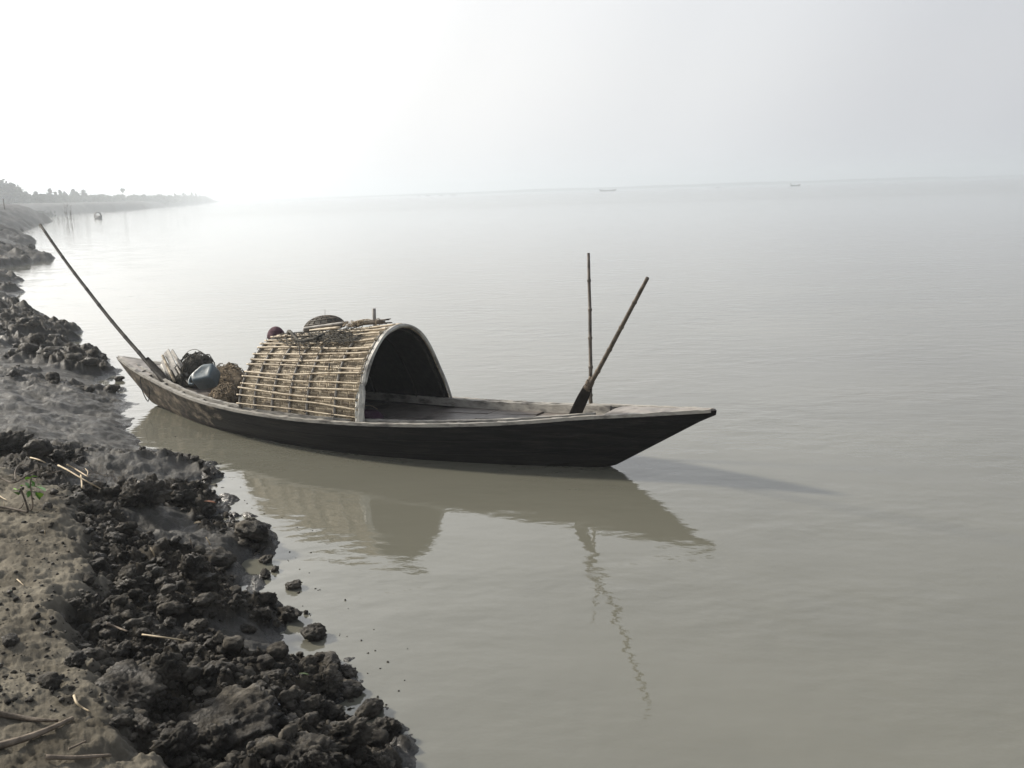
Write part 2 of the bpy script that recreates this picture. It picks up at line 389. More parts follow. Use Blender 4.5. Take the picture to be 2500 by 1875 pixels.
def build_ground():
    ys = [.9]
    while ys[-1] < 1600: ys.append(ys[-1]*(1.0033 if ys[-1] < 30 else 1.006 if ys[-1] < 130 else 1.014))
    ys = np.array(ys)
    ts = np.concatenate([np.linspace(-1.3, -.62, 90, endpoint=False), np.arange(-.62, .02, .00115), np.linspace(.02, .65, 70)])
    T, Y = np.meshgrid(ts, ys); X = T*Y
    h, d, sm_, rg = ground(X, Y)
    print('ground verts', h.size)
    nv = len(ts); V = np.stack([X, Y, h], -1).reshape(-1, 3)
    keep = (h > -.22)
    kq = keep[:-1, :-1] | keep[1:, :-1] | keep[:-1, 1:] | keep[1:, 1:]
    I, J = np.nonzero(kq); a = I*nv+J; F = np.stack([a, a+1, a+nv+1, a+nv], -1)
    used = np.unique(F); mp = np.full(len(V), -1); mp[used] = np.arange(len(used)); F = mp[F]; V = V[used]
    o = obj('riverbank_ground', V, F, None, attrs={'dry': sm_.ravel()[used], 'rough': rg.ravel()[used], 'inland': np.clip(d.ravel()[used], -1, 6)})
    tag(o, kind='structure')
    m, t, b = newmat('bank_mud')
    ge = N(t, 'ShaderNodeNewGeometry')
    a1 = N(t, 'ShaderNodeAttribute', attribute_name='dry'); a2 = N(t, 'ShaderNodeAttribute', attribute_name='rough'); a3 = N(t, 'ShaderNodeAttribute', attribute_name='inland')
    def nz(s, d=6, r=.6):
        n = N(t, 'ShaderNodeTexNoise'); n.inputs['Scale'].default_value = s; n.inputs['Detail'].default_value = d; n.inputs['Roughness'].default_value = r
        L(t, ge.outputs['Position'], n.inputs[0]); return n
    nA = nz(3.0, 8); nB = nz(40, 9, .7); nC = nz(13, 6)
    sandc = ramp(t, [(.34, (.080, .070, .053)), (.5, (.158, .141, .110)), (.66, (.235, .212, .166))]); L(t, nA.outputs[0], sandc.inputs[0])
    siltc = ramp(t, [(.35, (.050, .048, .043)), (.62, (.118, .113, .102))]); L(t, nA.outputs[0], siltc.inputs[0])
    mudc = ramp(t, [(.34, (.013, .0105, .008)), (.52, (.034, .029, .022)), (.70, (.085, .073, .055))]); L(t, nC.outputs[0], mudc.inputs[0])
    mA = N(t, 'ShaderNodeMix', data_type='RGBA'); L(t, a2.outputs['Fac'], mA.inputs[0]); L(t, siltc.outputs[0], mA.inputs[6]); L(t, mudc.outputs[0], mA.inputs[7])
    mB = N(t, 'ShaderNodeMix', data_type='RGBA'); L(t, a1.outputs['Fac'], mB.inputs[0]); L(t, mA.outputs[2], mB.inputs[6]); L(t, sandc.outputs[0], mB.inputs[7])
    L(t, mB.outputs[2], b.inputs['Base Color'])
    # wet mud shines, dry sand does not
    rw = ramp(t, [(.38, .36), (.66, .72)]); L(t, nC.outputs[0], rw.inputs[0])
    mR = N(t, 'ShaderNodeMix', data_type='FLOAT'); L(t, a1.outputs['Fac'], mR.inputs[0]); L(t, rw.outputs[0], mR.inputs[2]); mR.inputs[3].default_value = .9
    L(t, mR.outputs[0], b.inputs['Roughness'])
    s1 = N(t, 'ShaderNodeMath', operation='MAXIMUM'); L(t, a1.outputs['Fac'], s1.inputs[0]); L(t, a2.outputs['Fac'], s1.inputs[1])
    s2 = N(t, 'ShaderNodeMapRange'); s2.inputs[3].default_value = .17; s2.inputs[4].default_value = .06; L(t, s1.outputs[0], s2.inputs[0])
    # a soaked band along the waterline: darker and glossy
    sp = N(t, 'ShaderNodeSeparateXYZ'); L(t, ge.outputs['Position'], sp.inputs[0]); wn_ = N(t, 'ShaderNodeMath', operation='MULTIPLY_ADD'); wn_.inputs[1].default_value = .05; L(t, nC.outputs[0], wn_.inputs[0]); L(t, sp.outputs[2], wn_.inputs[2])
    wet = N(t, 'ShaderNodeMapRange'); wet.inputs[1].default_value = .035; wet.inputs[2].default_value = .085; wet.inputs[3].default_value = 1; wet.inputs[4].default_value = 0; L(t, wn_.outputs[0], wet.inputs[0])
    lnr = N(t, 'ShaderNodeMapRange'); lnr.inputs[1].default_value = 20; lnr.inputs[2].default_value = 40; lnr.inputs[3].default_value = 1; lnr.inputs[4].default_value = 0; L(t, sp.outputs[1], lnr.inputs[0])
    wt = N(t, 'ShaderNodeMath', operation='MULTIPLY'); L(t, wet.outputs[0], wt.inputs[0]); L(t, lnr.outputs[0], wt.inputs[1])
    mS = N(t, 'ShaderNodeMix', data_type='FLOAT'); L(t, wt.outputs[0], mS.inputs[0]); L(t, s2.outputs[0], mS.inputs[2]); mS.inputs[3].default_value = .6; L(t, mS.outputs[0], b.inputs['Specular IOR Level'])
    mT = N(t, 'ShaderNodeMix', data_type='FLOAT'); L(t, wt.outputs[0], mT.inputs[0]); L(t, mR.outputs[0], mT.inputs[2]); mT.inputs[3].default_value = .16; L(t, mT.outputs[0], b.inputs['Roughness'])
    mW = N(t, 'ShaderNodeMix', data_type='RGBA', blend_type='MULTIPLY'); L(t, wt.outputs[0], mW.inputs[0]); L(t, mB.outputs[2], mW.inputs[6]); mW.inputs[7].default_value = (.6, .6, .6, 1); L(t, mW.outputs[2], b.inputs['Base Color'])
    bp = N(t, 'ShaderNodeBump'); bp.inputs['Strength'].default_value = .8; bp.inputs['Distance'].default_value = .015
    L(t, nB.outputs[0], bp.inputs['Height']); L(t, bp.outputs[0], b.inputs['Normal'])
    o.data.materials.append(m)
build_ground()

# ------------------------------------------------------------------ water
def build_water():
    xs = np.array([-9000, -2000, -300, -40, 0, 40, 300, 2000, 9000.]); ysv = np.array([-60, -10, 0, 10, 40, 200, 1000, 9000.])
    X, Y = np.meshgrid(xs, ysv); mb = MB(); mb.grid(np.stack([X, Y, X*0], -1))
    o = mb.build('river_water', None, smooth=False); tag(o, kind='structure')
    m, t, b = newmat('muddy_water')
    ge = N(t, 'ShaderNodeNewGeometry')
    mp = N(t, 'ShaderNodeMapping'); mp.inputs['Rotation'].default_value = (0, 0, math.radians(14)); mp.inputs['Scale'].default_value = (1, 1.5, 1)
    L(t, ge.outputs['Position'], mp.inputs[0])
    def nz(s, d, src=mp.outputs[0], r=.5):
        n = N(t, 'ShaderNodeTexNoise'); n.inputs['Scale'].default_value = s; n.inputs['Detail'].default_value = d; n.inputs['Roughness'].default_value = r
        L(t, src, n.inputs[0]); return n
    n0 = nz(.30, 5); c = ramp(t, [(.3, (.140, .136, .107)), (.7, (.172, .167, .132))]); L(t, n0.outputs[0], c.inputs[0])
    L(t, c.outputs[0], b.inputs['Base Color'])
    b.inputs['IOR'].default_value = 1.75; b.inputs['Specular IOR Level'].default_value = .5
    n1 = nz(2.2, 2); n2 = nz(9.0, 3, r=.55); n3 = nz(.5, 2)
    # calm far out and calm patches
    ln = N(t, 'ShaderNodeVectorMath', operation='LENGTH'); L(t, ge.outputs['Position'], ln.inputs[0])
    fo = N(t, 'ShaderNodeMapRange'); fo.inputs[1].default_value = 8; fo.inputs[2].default_value = 90; fo.inputs[3].default_value = 1; fo.inputs[4].default_value = 1.0
    L(t, ln.outputs['Value'], fo.inputs[0])
    fr_ = N(t, 'ShaderNodeMapRange'); fr_.inputs[1].default_value = 10; fr_.inputs[2].default_value = 150; fr_.inputs[3].default_value = .012; fr_.inputs[4].default_value = .08; L(t, ln.outputs['Value'], fr_.inputs[0]); L(t, fr_.outputs[0], b.inputs['Roughness'])
    p3 = ramp(t, [(.38, .35), (.62, 1.0)]); L(t, n3.outputs[0], p3.inputs[0])
    mm = N(t, 'ShaderNodeMath', operation='MULTIPLY'); L(t, fo.outputs[0], mm.inputs[0]); L(t, p3.outputs[0], mm.inputs[1])
    b1 = N(t, 'ShaderNodeBump'); b1.inputs['Distance'].default_value = .013; L(t, mm.outputs[0], b1.inputs['Strength']); L(t, n1.outputs[0], b1.inputs['Height'])
    b2 = N(t, 'ShaderNodeBump'); b2.inputs['Distance'].default_value = .0022; L(t, mm.outputs[0], b2.inputs['Strength']); L(t, n2.outputs[0], b2.inputs['Height']); L(t, b1.outputs[0], b2.inputs['Normal'])
    L(t, b2.outputs[0], b.inputs['Normal'])
    o.data.materials.append(m)
build_water()

# ================================================================== THE BOAT
BA = math.radians(33); BT = np.array([1.505, 7.13]); bax = np.array([-math.cos(BA), math.sin(BA)]); bn = np.array([math.sin(BA), math.cos(BA)])
BL = 7.15
BK = [0, .5, 1, 1.5, 2.1, 3, 4, 5, 6, 6.6, 7.15]
bc = [.012, .027, .02, -.033, -.095, -.154, -.16, -.132, -.05, .007, .033]
bb = [.016, .133, .247, .373, .496, .603, .614, .52, .326, .188, .012]
bz = [.55, .493, .442, .391, .349, .310, .290, .308, .372, .424, .492]
def BC(u): return float(hermite(BK, bc, u))
def BB(u): return max(.012, float(hermite(BK, bb, u)))
def BZ(u): return float(hermite(BK, bz, u))
KZu = [0, .12, .84, 1.1, 1.6, 3.5, 5.5, 6.5, 6.95, 7.15]; KZz = [.515, .455, .02, -.06, -.12, -.16, -.12, .01, .30, .455]
def KZ(u): return float(np.interp(u, KZu, KZz))
def PW(u): return float(np.interp(u, [0, .9, 1.6, 3, 4.2, 5.5, 7.15], [.60, .50, .36, .25, .27, .38, .6]))
def BW(u, v, z):
    q = BT+bax*u+bn*v; return np.array([q[0], q[1], z])
def half_at(u, z, inner=0):
    k = KZ(u); t = np.clip((z-k)/max(BZ(u)-k, 1e-3), 0, 1); return max(BB(u)*t**PW(u)-inner, 0)
boat = thing('wooden_boat', 'long dark wooden boat with pointed ends and an arched bamboo hood at the bank', 'boat', BW(3.6, -.1, 0))
def build_hull():
    us = np.concatenate([np.linspace(0, 1.2, 28), np.linspace(1.28, 5.8, 70), np.linspace(5.86, BL, 32)])
    rows = []
    for u in us:
        k = KZ(u); zs = BZ(u); ts = np.linspace(0, 1, 14)**1.6; row = []
        for t in ts[::-1]: row.append(BW(u, BC(u)-BB(u)*(t**PW(u)), k+(zs-k)*t))
        for t in ts[1:]: row.append(BW(u, BC(u)+BB(u)*(t**PW(u)), k+(zs-k)*t))
        rows.append(row)
    G = np.array(rows); mb = MB(); mb.grid(G)
    # inner shell
    rows = []
    for u in us:
        k = min(KZ(u)+.05, BZ(u)-.01); zs = BZ(u); ts = np.linspace(0, 1, 14)**1.6; row = []
        th = min(.03, BB(u)*.5)
        for t in ts[::-1]: row.append(BW(u, BC(u)-max(BB(u)-th, 0)*(t**PW(u)), k+(zs-k)*t))
        for t in ts[1:]: row.append(BW(u, BC(u)+max(BB(u)-th, 0)*(t**PW(u)), k+(zs-k)*t))
        rows.append(row)
    G2 = np.array(rows)[:, ::-1]; n0 = len(mb.v); mb.grid(G2)
    nv = G.shape[1]
    for i in range(len(us)-1):   # cap the gunwale edge
        a = i*nv; mb.f.append((a, a+nv, n0+(i+1)*nv+nv-1, n0+i*nv+nv-1)); a2 = i*nv+nv-1
        mb.f.append((a2+nv, a2, n0+i*nv, n0+(i+1)*nv))
    o = mb.build('hull', None, boat)
    tt_ = np.tile(np.concatenate([np.linspace(0, 1, 14)[::-1], np.linspace(0, 1, 14)[1:]]), len(us)); at_ = o.data.attributes.new('strake', 'FLOAT', 'POINT'); at_.data.foreach_set('value', np.concatenate([tt_, tt_]).astype(np.float32))
    m, t, b = newmat('tarred_planks')
    ge = N(t, 'ShaderNodeNewGeometry')
    # coordinates along the boat
    mp = N(t, 'ShaderNodeMapping', vector_type='TEXTURE'); mp.inputs['Location'].default_value = (BT[0], BT[1], 0); mp.inputs['Rotation'].default_value = (0, 0, PI-BA)
    L(t, ge.outputs['Position'], mp.inputs[0])
    sx = N(t, 'ShaderNodeSeparateXYZ'); L(t, mp.outputs[0], sx.inputs[0])
    st = N(t, 'ShaderNodeMapping'); st.inputs['Scale'].default_value = (1, 1, 1.6); L(t, mp.outputs[0], st.inputs[0])
    n1 = N(t, 'ShaderNodeTexNoise'); n1.inputs['Scale'].default_value = 5; n1.inputs['Detail'].default_value = 9; n1.inputs['Roughness'].default_value = .72; L(t, st.outputs[0], n1.inputs[0])
    st2 = N(t, 'ShaderNodeMapping'); st2.inputs['Scale'].default_value = (.7, 1, 9); L(t, mp.outputs[0], st2.inputs[0])
    n2 = N(t, 'ShaderNodeTexNoise'); n2.inputs['Scale'].default_value = 5; n2.inputs['Detail'].default_value = 8; L(t, st2.outputs[0], n2.inputs[0])
    base = ramp(t, [(.35, (.004, .0037, .0037)), (.7, (.014, .0125, .012))]); L(t, n2.outputs[0], base.inputs[0])
    worn = ramp(t, [(.40, (.030, .026, .022)), (.52, (.11, .09, .068)), (.66, (.34, .28, .21))]); L(t, n1.outputs[0], worn.inputs[0])
    # the stern half is weathered and caked with dried mud, from the wale down
    su = N(t, 'ShaderNodeMapRange'); su.inputs[1].default_value = 3.4; su.inputs[2].default_value = 5.6; su.inputs[3].default_value = -.42; su.inputs[4].default_value = .20; L(t, sx.outputs[0], su.inputs[0])
    hz_ = N(t, 'ShaderNodeMapRange'); hz_.inputs[1].default_value = .02; hz_.inputs[2].default_value = .22; hz_.inputs[3].default_value = -.16; hz_.inputs[4].default_value = .05; L(t, sx.outputs[2], hz_.inputs[0])
    a_ = N(t, 'ShaderNodeMath', operation='ADD'); L(t, su.outputs[0], a_.inputs[0]); L(t, n1.outputs[0], a_.inputs[1])
    a2 = N(t, 'ShaderNodeMath', operation='ADD'); L(t, a_.outputs[0], a2.inputs[0]); L(t, hz_.outputs[0], a2.inputs[1])
    mk = ramp(t, [(.44, 0.0), (.60, 1.0)]); L(t, a2.outputs[0], mk.inputs[0])
    mx = N(t, 'ShaderNodeMix', data_type='RGBA'); L(t, mk.outputs[0], mx.inputs[0]); L(t, base.outputs[0], mx.inputs[6]); L(t, worn.outputs[0], mx.inputs[7])
    L(t, mx.outputs[2], b.inputs['Base Color']); b.inputs['Roughness'].default_value = .7; b.inputs['Specular IOR Level'].default_value = .18
    ats = N(t, 'ShaderNodeAttribute', attribute_name='strake'); m5 = N(t, 'ShaderNodeMath', operation='MULTIPLY'); m5.inputs[1].default_value = 5.0; L(t, ats.outputs['Fac'], m5.inputs[0])
    fr5 = N(t, 'ShaderNodeMath', operation='FRACT'); L(t, m5.outputs[0], fr5.inputs[0]); seam = ramp(t, [(0, 0.0), (.05, 1.0), (.93, 1.0), (1, 0.0)]); L(t, fr5.outputs[0], seam.inputs[0])
    # pale scum line near the water, and scuffs
    wl = ramp(t, [(.0, 1.0), (.5, .8), (1, 0.0)]); wz = N(t, 'ShaderNodeMapRange'); wz.inputs[1].default_value = .0; wz.inputs[2].default_value = .13; L(t, sx.outputs[2], wz.inputs[0]); L(t, wz.outputs[0], wl.inputs[0])
    n6 = N(t, 'ShaderNodeTexNoise'); n6.inputs['Scale'].default_value = 3.3; n6.inputs['Detail'].default_value = 10; n6.inputs['Roughness'].default_value = .8; L(t, st2.outputs[0], n6.inputs[0])
    sc6 = ramp(t, [(.50, 0.0), (.68, 1.0)]); L(t, n6.outputs[0], sc6.inputs[0]); wm = N(t, 'ShaderNodeMath', operation='MULTIPLY_ADD'); wm.inputs[1].default_value = .55; L(t, wl.outputs[0], wm.inputs[0]); L(t, sc6.outputs[0], wm.inputs[2])
    cl6 = N(t, 'ShaderNodeClamp'); L(t, wm.outputs[0], cl6.inputs[0]); mx6 = N(t, 'ShaderNodeMix', data_type='RGBA'); L(t, cl6.outputs[0], mx6.inputs[0]); L(t, mx.outputs[2], mx6.inputs[6]); mx6.inputs[7].default_value = (.034, .030, .026, 1)
    mx6b = N(t, 'ShaderNodeMix', data_type='RGBA', blend_type='LIGHTEN'); mx6b.inputs[0].default_value = 1; L(t, mx6.outputs[2], mx6b.inputs[6]); L(t, mx.outputs[2], mx6b.inputs[7]); L(t, mx6b.outputs[2], b.inputs['Base Color'])
    ad0 = N(t, 'ShaderNodeMath', operation='ADD'); L(t, n1.outputs[0], ad0.inputs[0]); L(t, n2.outputs[0], ad0.inputs[1])
    ad = N(t, 'ShaderNodeMath', operation='ADD'); L(t, ad0.outputs[0], ad.inputs[0]); L(t, seam.outputs[0], ad.inputs[1])
    bp = N(t, 'ShaderNodeBump'); bp.inputs['Strength'].default_value = .6; bp.inputs['Distance'].default_value = .01; L(t, ad.outputs[0], bp.inputs['Height']); L(t, bp.outputs[0], b.inputs['Normal'])
    o.data.materials.append(m)
build_hull()
def sweep_rect(fn, us, name, mat, parent, jit=.0, seed=0, gaps=()):
    """beam of rectangular section along the boat; fn(u) -> v0, v1, z0, z1"""
    r = random.Random(seed); mb = MB(); run = []
    def flush():
        if len(run) > 1:
            G = np.array(run); mb.grid(G, close=True); n = len(mb.v); k = len(run)
            mb.f.append((n-4*k, n-4*k+1, n-4*k+2, n-4*k+3)); mb.f.append((n-1, n-2, n-3, n-4))
        run.clear()
    for u in us:
        if any(a < u < b for a, b in gaps): flush(); continue
        v0, v1, z0, z1 = fn(u); j = r.uniform(-jit, jit); k = r.uniform(-jit, jit)
        run.append([BW(u, v0+j*.5, z0), BW(u, v1+k*.5, z0), BW(u, v1+k*.5, z1+j), BW(u, v0+j*.5, z1+k)])
    flush(); return mb.build(name, mat, parent, smooth=False)
ur = np.arange(.95, 6.75, .05)
for sgn, nm in ((-1, 'near'), (1, 'far')):
    # outer wale strip, and an inner strip with a dark slot between
    def fo(u, s=sgn): e = BC(u)+s*BB(u); return e-s*.028, e+s*.012, BZ(u)-.012, BZ(u)+.014
    def fi(u, s=sgn): e = BC(u)+s*BB(u); return e-s*.115, e-s*.082, BZ(u)-.05, BZ(u)+.022
    sweep_rect(fo, np.arange(.03, 7.12, .05), 'outer_rail', RAIL, boat, .0035, 3+sgn)
    sweep_rect(fi, ur, 'inner_rail', RAIL, boat, .0035, 8+sgn)
    for u in np.arange(1.2, 6.7, .42):
        e = BC(u)+sgn*BB(u); z0 = BZ(u)-.03; z1 = BZ(u)+.006
        C = [BW(u, e-sgn*.085, z0), BW(u+.06, e-sgn*.085, z0), BW(u+.06, e-sgn*.025, z0), BW(u, e-sgn*.025, z0)]
        MB().box8(C+[c+np.array([0, 0, z1-z0]) for c in C]).build('rail_spacer', RAIL, boat, smooth=False)
# end decks
def end_deck(u0, u1, name):
    us = np.linspace(u0, u1, 22); top = []; bot = []
    for u in us:
        hb = max(BB(u)-.022, .004); row = []
        for q in np.linspace(-1, 1, 9): row.append(BW(u, BC(u)+q*hb, BZ(u)+.008+.010*(1-q*q)+.0015*math.sin(u*37+q*5)))
        top.append(row); bot.append([p-np.array([0, 0, .035]) for p in row][::-1])
    G = np.concatenate([np.array(top), np.array(bot)], 1); mb = MB(); mb.grid(G, close=True); n = G.shape[1]; k = len(us)
    mb.f.append(tuple(range(n))); mb.f.append(tuple((k-1)*n+j for j in range(n))[::-1])
    return mb.build(name, DECKE, boat, smooth=False)
DECKE = noisy('end_deck_wood', (.15, .135, .12), (.33, .30, .27), 4, .55, .5, 26, c3=(.22, .205, .19), bdist=.005, spec=.4)
end_deck(.02, .86, 'foredeck'); end_deck(6.22, 7.13, 'stern_deck')
# beak of the bow
P = [BW(.14, BC(0), .523), BW(.05, BC(0), .540), BW(.005, BC(0), .553)]
MB().tube(P, [.030, .024, .013], 8, flat=.8).build('stem_head', DECK, boat)
# deck boards, laid in panels
def deck_boards():
    panels = [(.98, 1.20), (1.22, 1.62), (1.64, 2.12), (2.14, 2.66), (2.68, 3.5), (3.52, 4.4), (4.42, 4.98), (5.0, 5.55), (5.57, 6.05)]
    r = random.Random(4)
    for pi_, (ua, ub) in enumerate(panels):
        k = 4 if 0 < pi_ < 8 else 3
        dz = r.uniform(-.008, .008)
        for j in range(k):
            q0 = -1+2*j/k+.012; q1 = -1+2*(j+1)/k-.012; zj = dz+r.uniform(-.008, .008); du0 = r.uniform(-.015, .015); tilt = r.uniform(-.006, .006)
            mb = MB(); rows = []
            for u in np.linspace(ua+du0, ub+du0*.5, 7):
                z = BZ(u)-float(np.interp(u, [1, 2.5, 4], [.048, .062, .085]))+zj+tilt*(u-ua)/(ub-ua); hb = max(half_at(u, z, .055), .02); th = .022
                rows.append([BW(u, BC(u)+q0*hb, z-th), BW(u, BC(u)+q1*hb, z-th), BW(u, BC(u)+q1*hb, z), BW(u, BC(u)+q0*hb, z)])
            G = np.array(rows); mb.grid(G, close=True); mb.f.append((0, 1, 2, 3)); n = len(mb.v); mb.f.append((n-1, n-2, n-3, n-4))
            mb.build('deck_board', DECK, boat, smooth=False)
    for u in (.93, 1.21, 1.63, 2.67, 3.51, 4.99, 6.1):       # cross beams under the boards
        z = BZ(u)-.11; hb = half_at(u, z, .03); C = [BW(u-.03, BC(u)-hb, z-.04), BW(u+.03, BC(u)-hb, z-.04), BW(u+.03, BC(u)+hb, z-.04), BW(u-.03, BC(u)+hb, z-.04)]
        MB().box8(C+[c+np.array([0, 0, .04]) for c in C]).build('cross_beam', DECK, boat, smooth=False)
deck_boards()
# ------------------------------------------------------------------ hood
FA = np.array([-1.296, 8.143]); FB = np.array([-.567, 8.926]); RA = np.array([-2.549, 8.966]); HE = FB-FA
prF = np.array([(0, .30), (.012, .42), (.05, .63), (.10, .785), (.18, .920), (.275, .1025*10), (.36, 1.073), (.44, 1.094), (.52, 1.088), (.61, 1.052), (.70, .972), (.785, .838), (.86, .668), (.935, .485), (1, .29)])
prR = np.array([(0, .30), (.010, .37), (.032, .457), (.092, .605), (.158, .730), (.25, .838), (.34, .900), (.43, .920), (.55, .908), (.66, .868), (.76, .79), (.85, .66), (.92, .52), (.97, .40), (1, .29)])
def resamp(pr, n=61):
    pr = np.array(crom(list(pr), 8)); W_ = np.linalg.norm(HE); d = np.hypot(np.diff(pr[:, 0])*W_, np.diff(pr[:, 1])); s = np.concatenate([[0], np.cumsum(d)]); q = np.linspace(0, s[-1], n)
    return np.stack([np.interp(q, s, pr[:, 0]), np.interp(q, s, pr[:, 1])], 1), s[-1]
prF[:, 1] -= .024*sm(.5, .8, prF[:, 1]); prR[:, 1] -= .032*sm(.45, .75, prR[:, 1])
pF, lenF = resamp(prF); pR, lenR = resamp(prR)
def Hs(f, q, off=0.0):
    """hood surface: f 0 front .. 1 rear, q 0 near edge .. 1 far edge"""
    def base(f, q):
        x = np.clip(q, 0, 1)*60; i = int(min(x, 59)); t = x-i
        a = pF[i]*(1-t)+pF[i+1]*t; b = pR[i]*(1-t)+pR[i+1]*t
        sag = -.010*math.sin(PI*f)*math.sin(PI*min(max(q, 0), 1))
        s_ = a[0]*(1-f)+b[0]*f; z = a[1]*(1-f)+b[1]*f+sag; o = FA*(1-f)+RA*f+HE*s_
        return np.array([o[0], o[1], z])
    p = base(f, q)
    if off:
        e = 1e-3; du = base(min(f+e, 1), q)-base(max(f-e, 0), q); dq = base(f, min(q+e, 1))-base(f, max(q-e, 0))
        n = np.cross(dq, du); n /= np.linalg.norm(n)
        c = p-np.array([*(FA+(RA-FA)*f+HE*.5), .5])
        if n@c < 0: n = -n
        p = p+n*off
    return p
hood_front_rake = 0
def build_hood():
    nf, nq = 64, 91; G = np.array([[Hs(f, q, .004*math.sin(f*23+q*9)*math.sin(q*31+f*5)) for q in np.linspace(0, 1, nq)] for f in np.linspace(0, 1, nf)])
    Gi = np.array([[Hs(f, q, -.012) for q in np.linspace(0, 1, nq)] for f in np.linspace(0, 1, nf)])
    V = np.concatenate([G.reshape(-1, 3), Gi.reshape(-1, 3)]); F = []
    for i in range(nf-1):
        for j in range(nq-1):
            a = i*nq+j; F.append((a, a+1, a+nq+1, a+nq)); a += nf*nq; F.append((a+nq, a+nq+1, a+1, a))
    M = nf*nq
    for i in range(nf-1):
        a = i*nq; F.append((a, a+nq, M+a+nq, M+a)); a = i*nq+nq-1; F.append((a+nq, a, M+a, M+a+nq))
    for j in range(nq-1):
        F.append((j+1, j, M+j, M+j+1)); a = (nf-1)*nq+j; F.append((a, a+1, M+a+1, M+a))
    uv = [(f*1.5, q*1.9) for f in np.linspace(0, 1, nf) for q in np.linspace(0, 1, nq)]*2
    # winding check
    o = obj('hood', V, np.array(F), None, boat, uv=uv)
    DARKMAT = noisy('dark_mat', (.008, .007, .006), (.022, .019, .016), 20, .8, .5, 60)  # near-black colour for the inner face of the hood
    m, t, b = newmat('woven_bamboo_mat')
    tc = N(t, 'ShaderNodeUVMap'); 
    nw = N(t, 'ShaderNodeTexNoise'); nw.inputs['Scale'].default_value = 5; nw.inputs['Detail'].default_value = 3; L(t, tc.outputs[0], nw.inputs[0])
    vm = N(t, 'ShaderNodeVectorMath', operation='MULTIPLY_ADD'); L(t, nw.outputs['Color'], vm.inputs[0]); vm.inputs[1].default_value = (.022, .022, 0); L(t, tc.outputs[0], vm.inputs[2])
    s = N(t, 'ShaderNodeSeparateXYZ'); L(t, vm.outputs[0], s.inputs[0])
    def M_(op, a, bb=None, c=None):
        n = N(t, 'ShaderNodeMath', operation=op)
        for i, v in enumerate((a, bb, c)):
            if v is None: continue
            if isinstance(v, (int, float)): n.inputs[i].default_value = v
            else: L(t, v, n.inputs[i])
        return n.outputs[0]
    Wd = .0215
    x = M_('DIVIDE', s.outputs[0], Wd); y = M_('DIVIDE', s.outputs[1], Wd)
    ix = M_('FLOOR', x); iy = M_('FLOOR', y); fx = M_('FRACT', x); fy = M_('FRACT', y)
    k = M_('FLOORED_MODULO', M_('ADD', ix, iy), 5.0)
    over = M_('LESS_THAN', k, 2.5)                 # twill: which strip is on top
    hx = M_('SUBTRACT', 1, M_('POWER', M_('ABSOLUTE', M_('MULTIPLY_ADD', fx, 2, -1)), 4)); hy = M_('SUBTRACT', 1, M_('POWER', M_('ABSOLUTE', M_('MULTIPLY_ADD', fy, 2, -1)), 4))
    # height across the strip on top
    hh = N(t, 'ShaderNodeMix', data_type='FLOAT'); L(t, over, hh.inputs[0]); L(t, hx, hh.inputs[2]); L(t, hy, hh.inputs[3])
    # per-strip tint
    idn = N(t, 'ShaderNodeMix', data_type='FLOAT'); L(t, over, idn.inputs[0]); L(t, ix, idn.inputs[2]); L(t, M_('ADD', iy, 300), idn.inputs[3])
    cell = N(t, 'ShaderNodeCombineXYZ'); L(t, M_('FLOOR', M_('DIVIDE', ix, 2.5)), cell.inputs[0]); L(t, M_('FLOOR', M_('DIVIDE', iy, 2.5)), cell.inputs[1]); L(t, idn.outputs[0], cell.inputs[2])
    wn = N(t, 'ShaderNodeTexWhiteNoise', noise_dimensions='3D'); L(t, cell.outputs[0], wn.inputs['Vector'])
    cr = ramp(t, [(0, (.18, .14, .095)), (.35, (.33, .27, .185)), (.75, (.45, .375, .26)), (1, (.60, .51, .37))]); L(t, wn.outputs['Value'], cr.inputs[0])
    n4 = N(t, 'ShaderNodeTexNoise'); n4.inputs['Scale'].default_value = 4; n4.inputs['Detail'].default_value = 6; L(t, tc.outputs[0], n4.inputs[0])
    st = ramp(t, [(.33, (.62, .60, .58)), (.60, (1, 1, 1))]); L(t, n4.outputs[0], st.inputs[0])
    mu = N(t, 'ShaderNodeMix', data_type='RGBA', blend_type='MULTIPLY'); mu.inputs[0].default_value = 1; L(t, cr.outputs[0], mu.inputs[6]); L(t, st.outputs[0], mu.inputs[7])
    L(t, mu.outputs[2], b.inputs['Base Color']); b.inputs['Roughness'].default_value = .6; b.inputs['Specular IOR Level'].default_value = .25
    bp = N(t, 'ShaderNodeBump'); bp.inputs['Strength'].default_value = 1.0; bp.inputs['Distance'].default_value = .007; L(t, hh.outputs[0], bp.inputs['Height']); L(t, bp.outputs[0], b.inputs['Normal'])
    o.data.materials.append(m); o.data.materials.append(DARKMAT)
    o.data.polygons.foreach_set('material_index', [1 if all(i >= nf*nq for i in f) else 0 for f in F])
    r = random.Random(5)
    # hoops under the long rods
    for f in (.02, .20, .42, .56, .71, .86, .985):
        P = []; ph = r.uniform(0, 6)
        for q in np.linspace(0, 1, 60): P.append(Hs(min(max(f+.006*math.sin(q*9+ph), 0), 1), q, .009))
        MB().tube(P, [.0125+.0012*math.sin(i*1.3+ph) for i in range(60)], 7).build('hoop', BAMG, o)
    # inner hoops
    for f in (.25, .6, .93):
        MB().tube([Hs(f, q, -.024) for q in np.linspace(0, 1, 40)], .010, 6).build('inner_hoop', BLADE, o)
    # long rods
    qs = [.028, .064, .100, .135, .170, .203, .236, .268, .300, .333, .367, .402, .438, .475, .515, .56, .61, .67, .725, .78, .84, .90, .96]
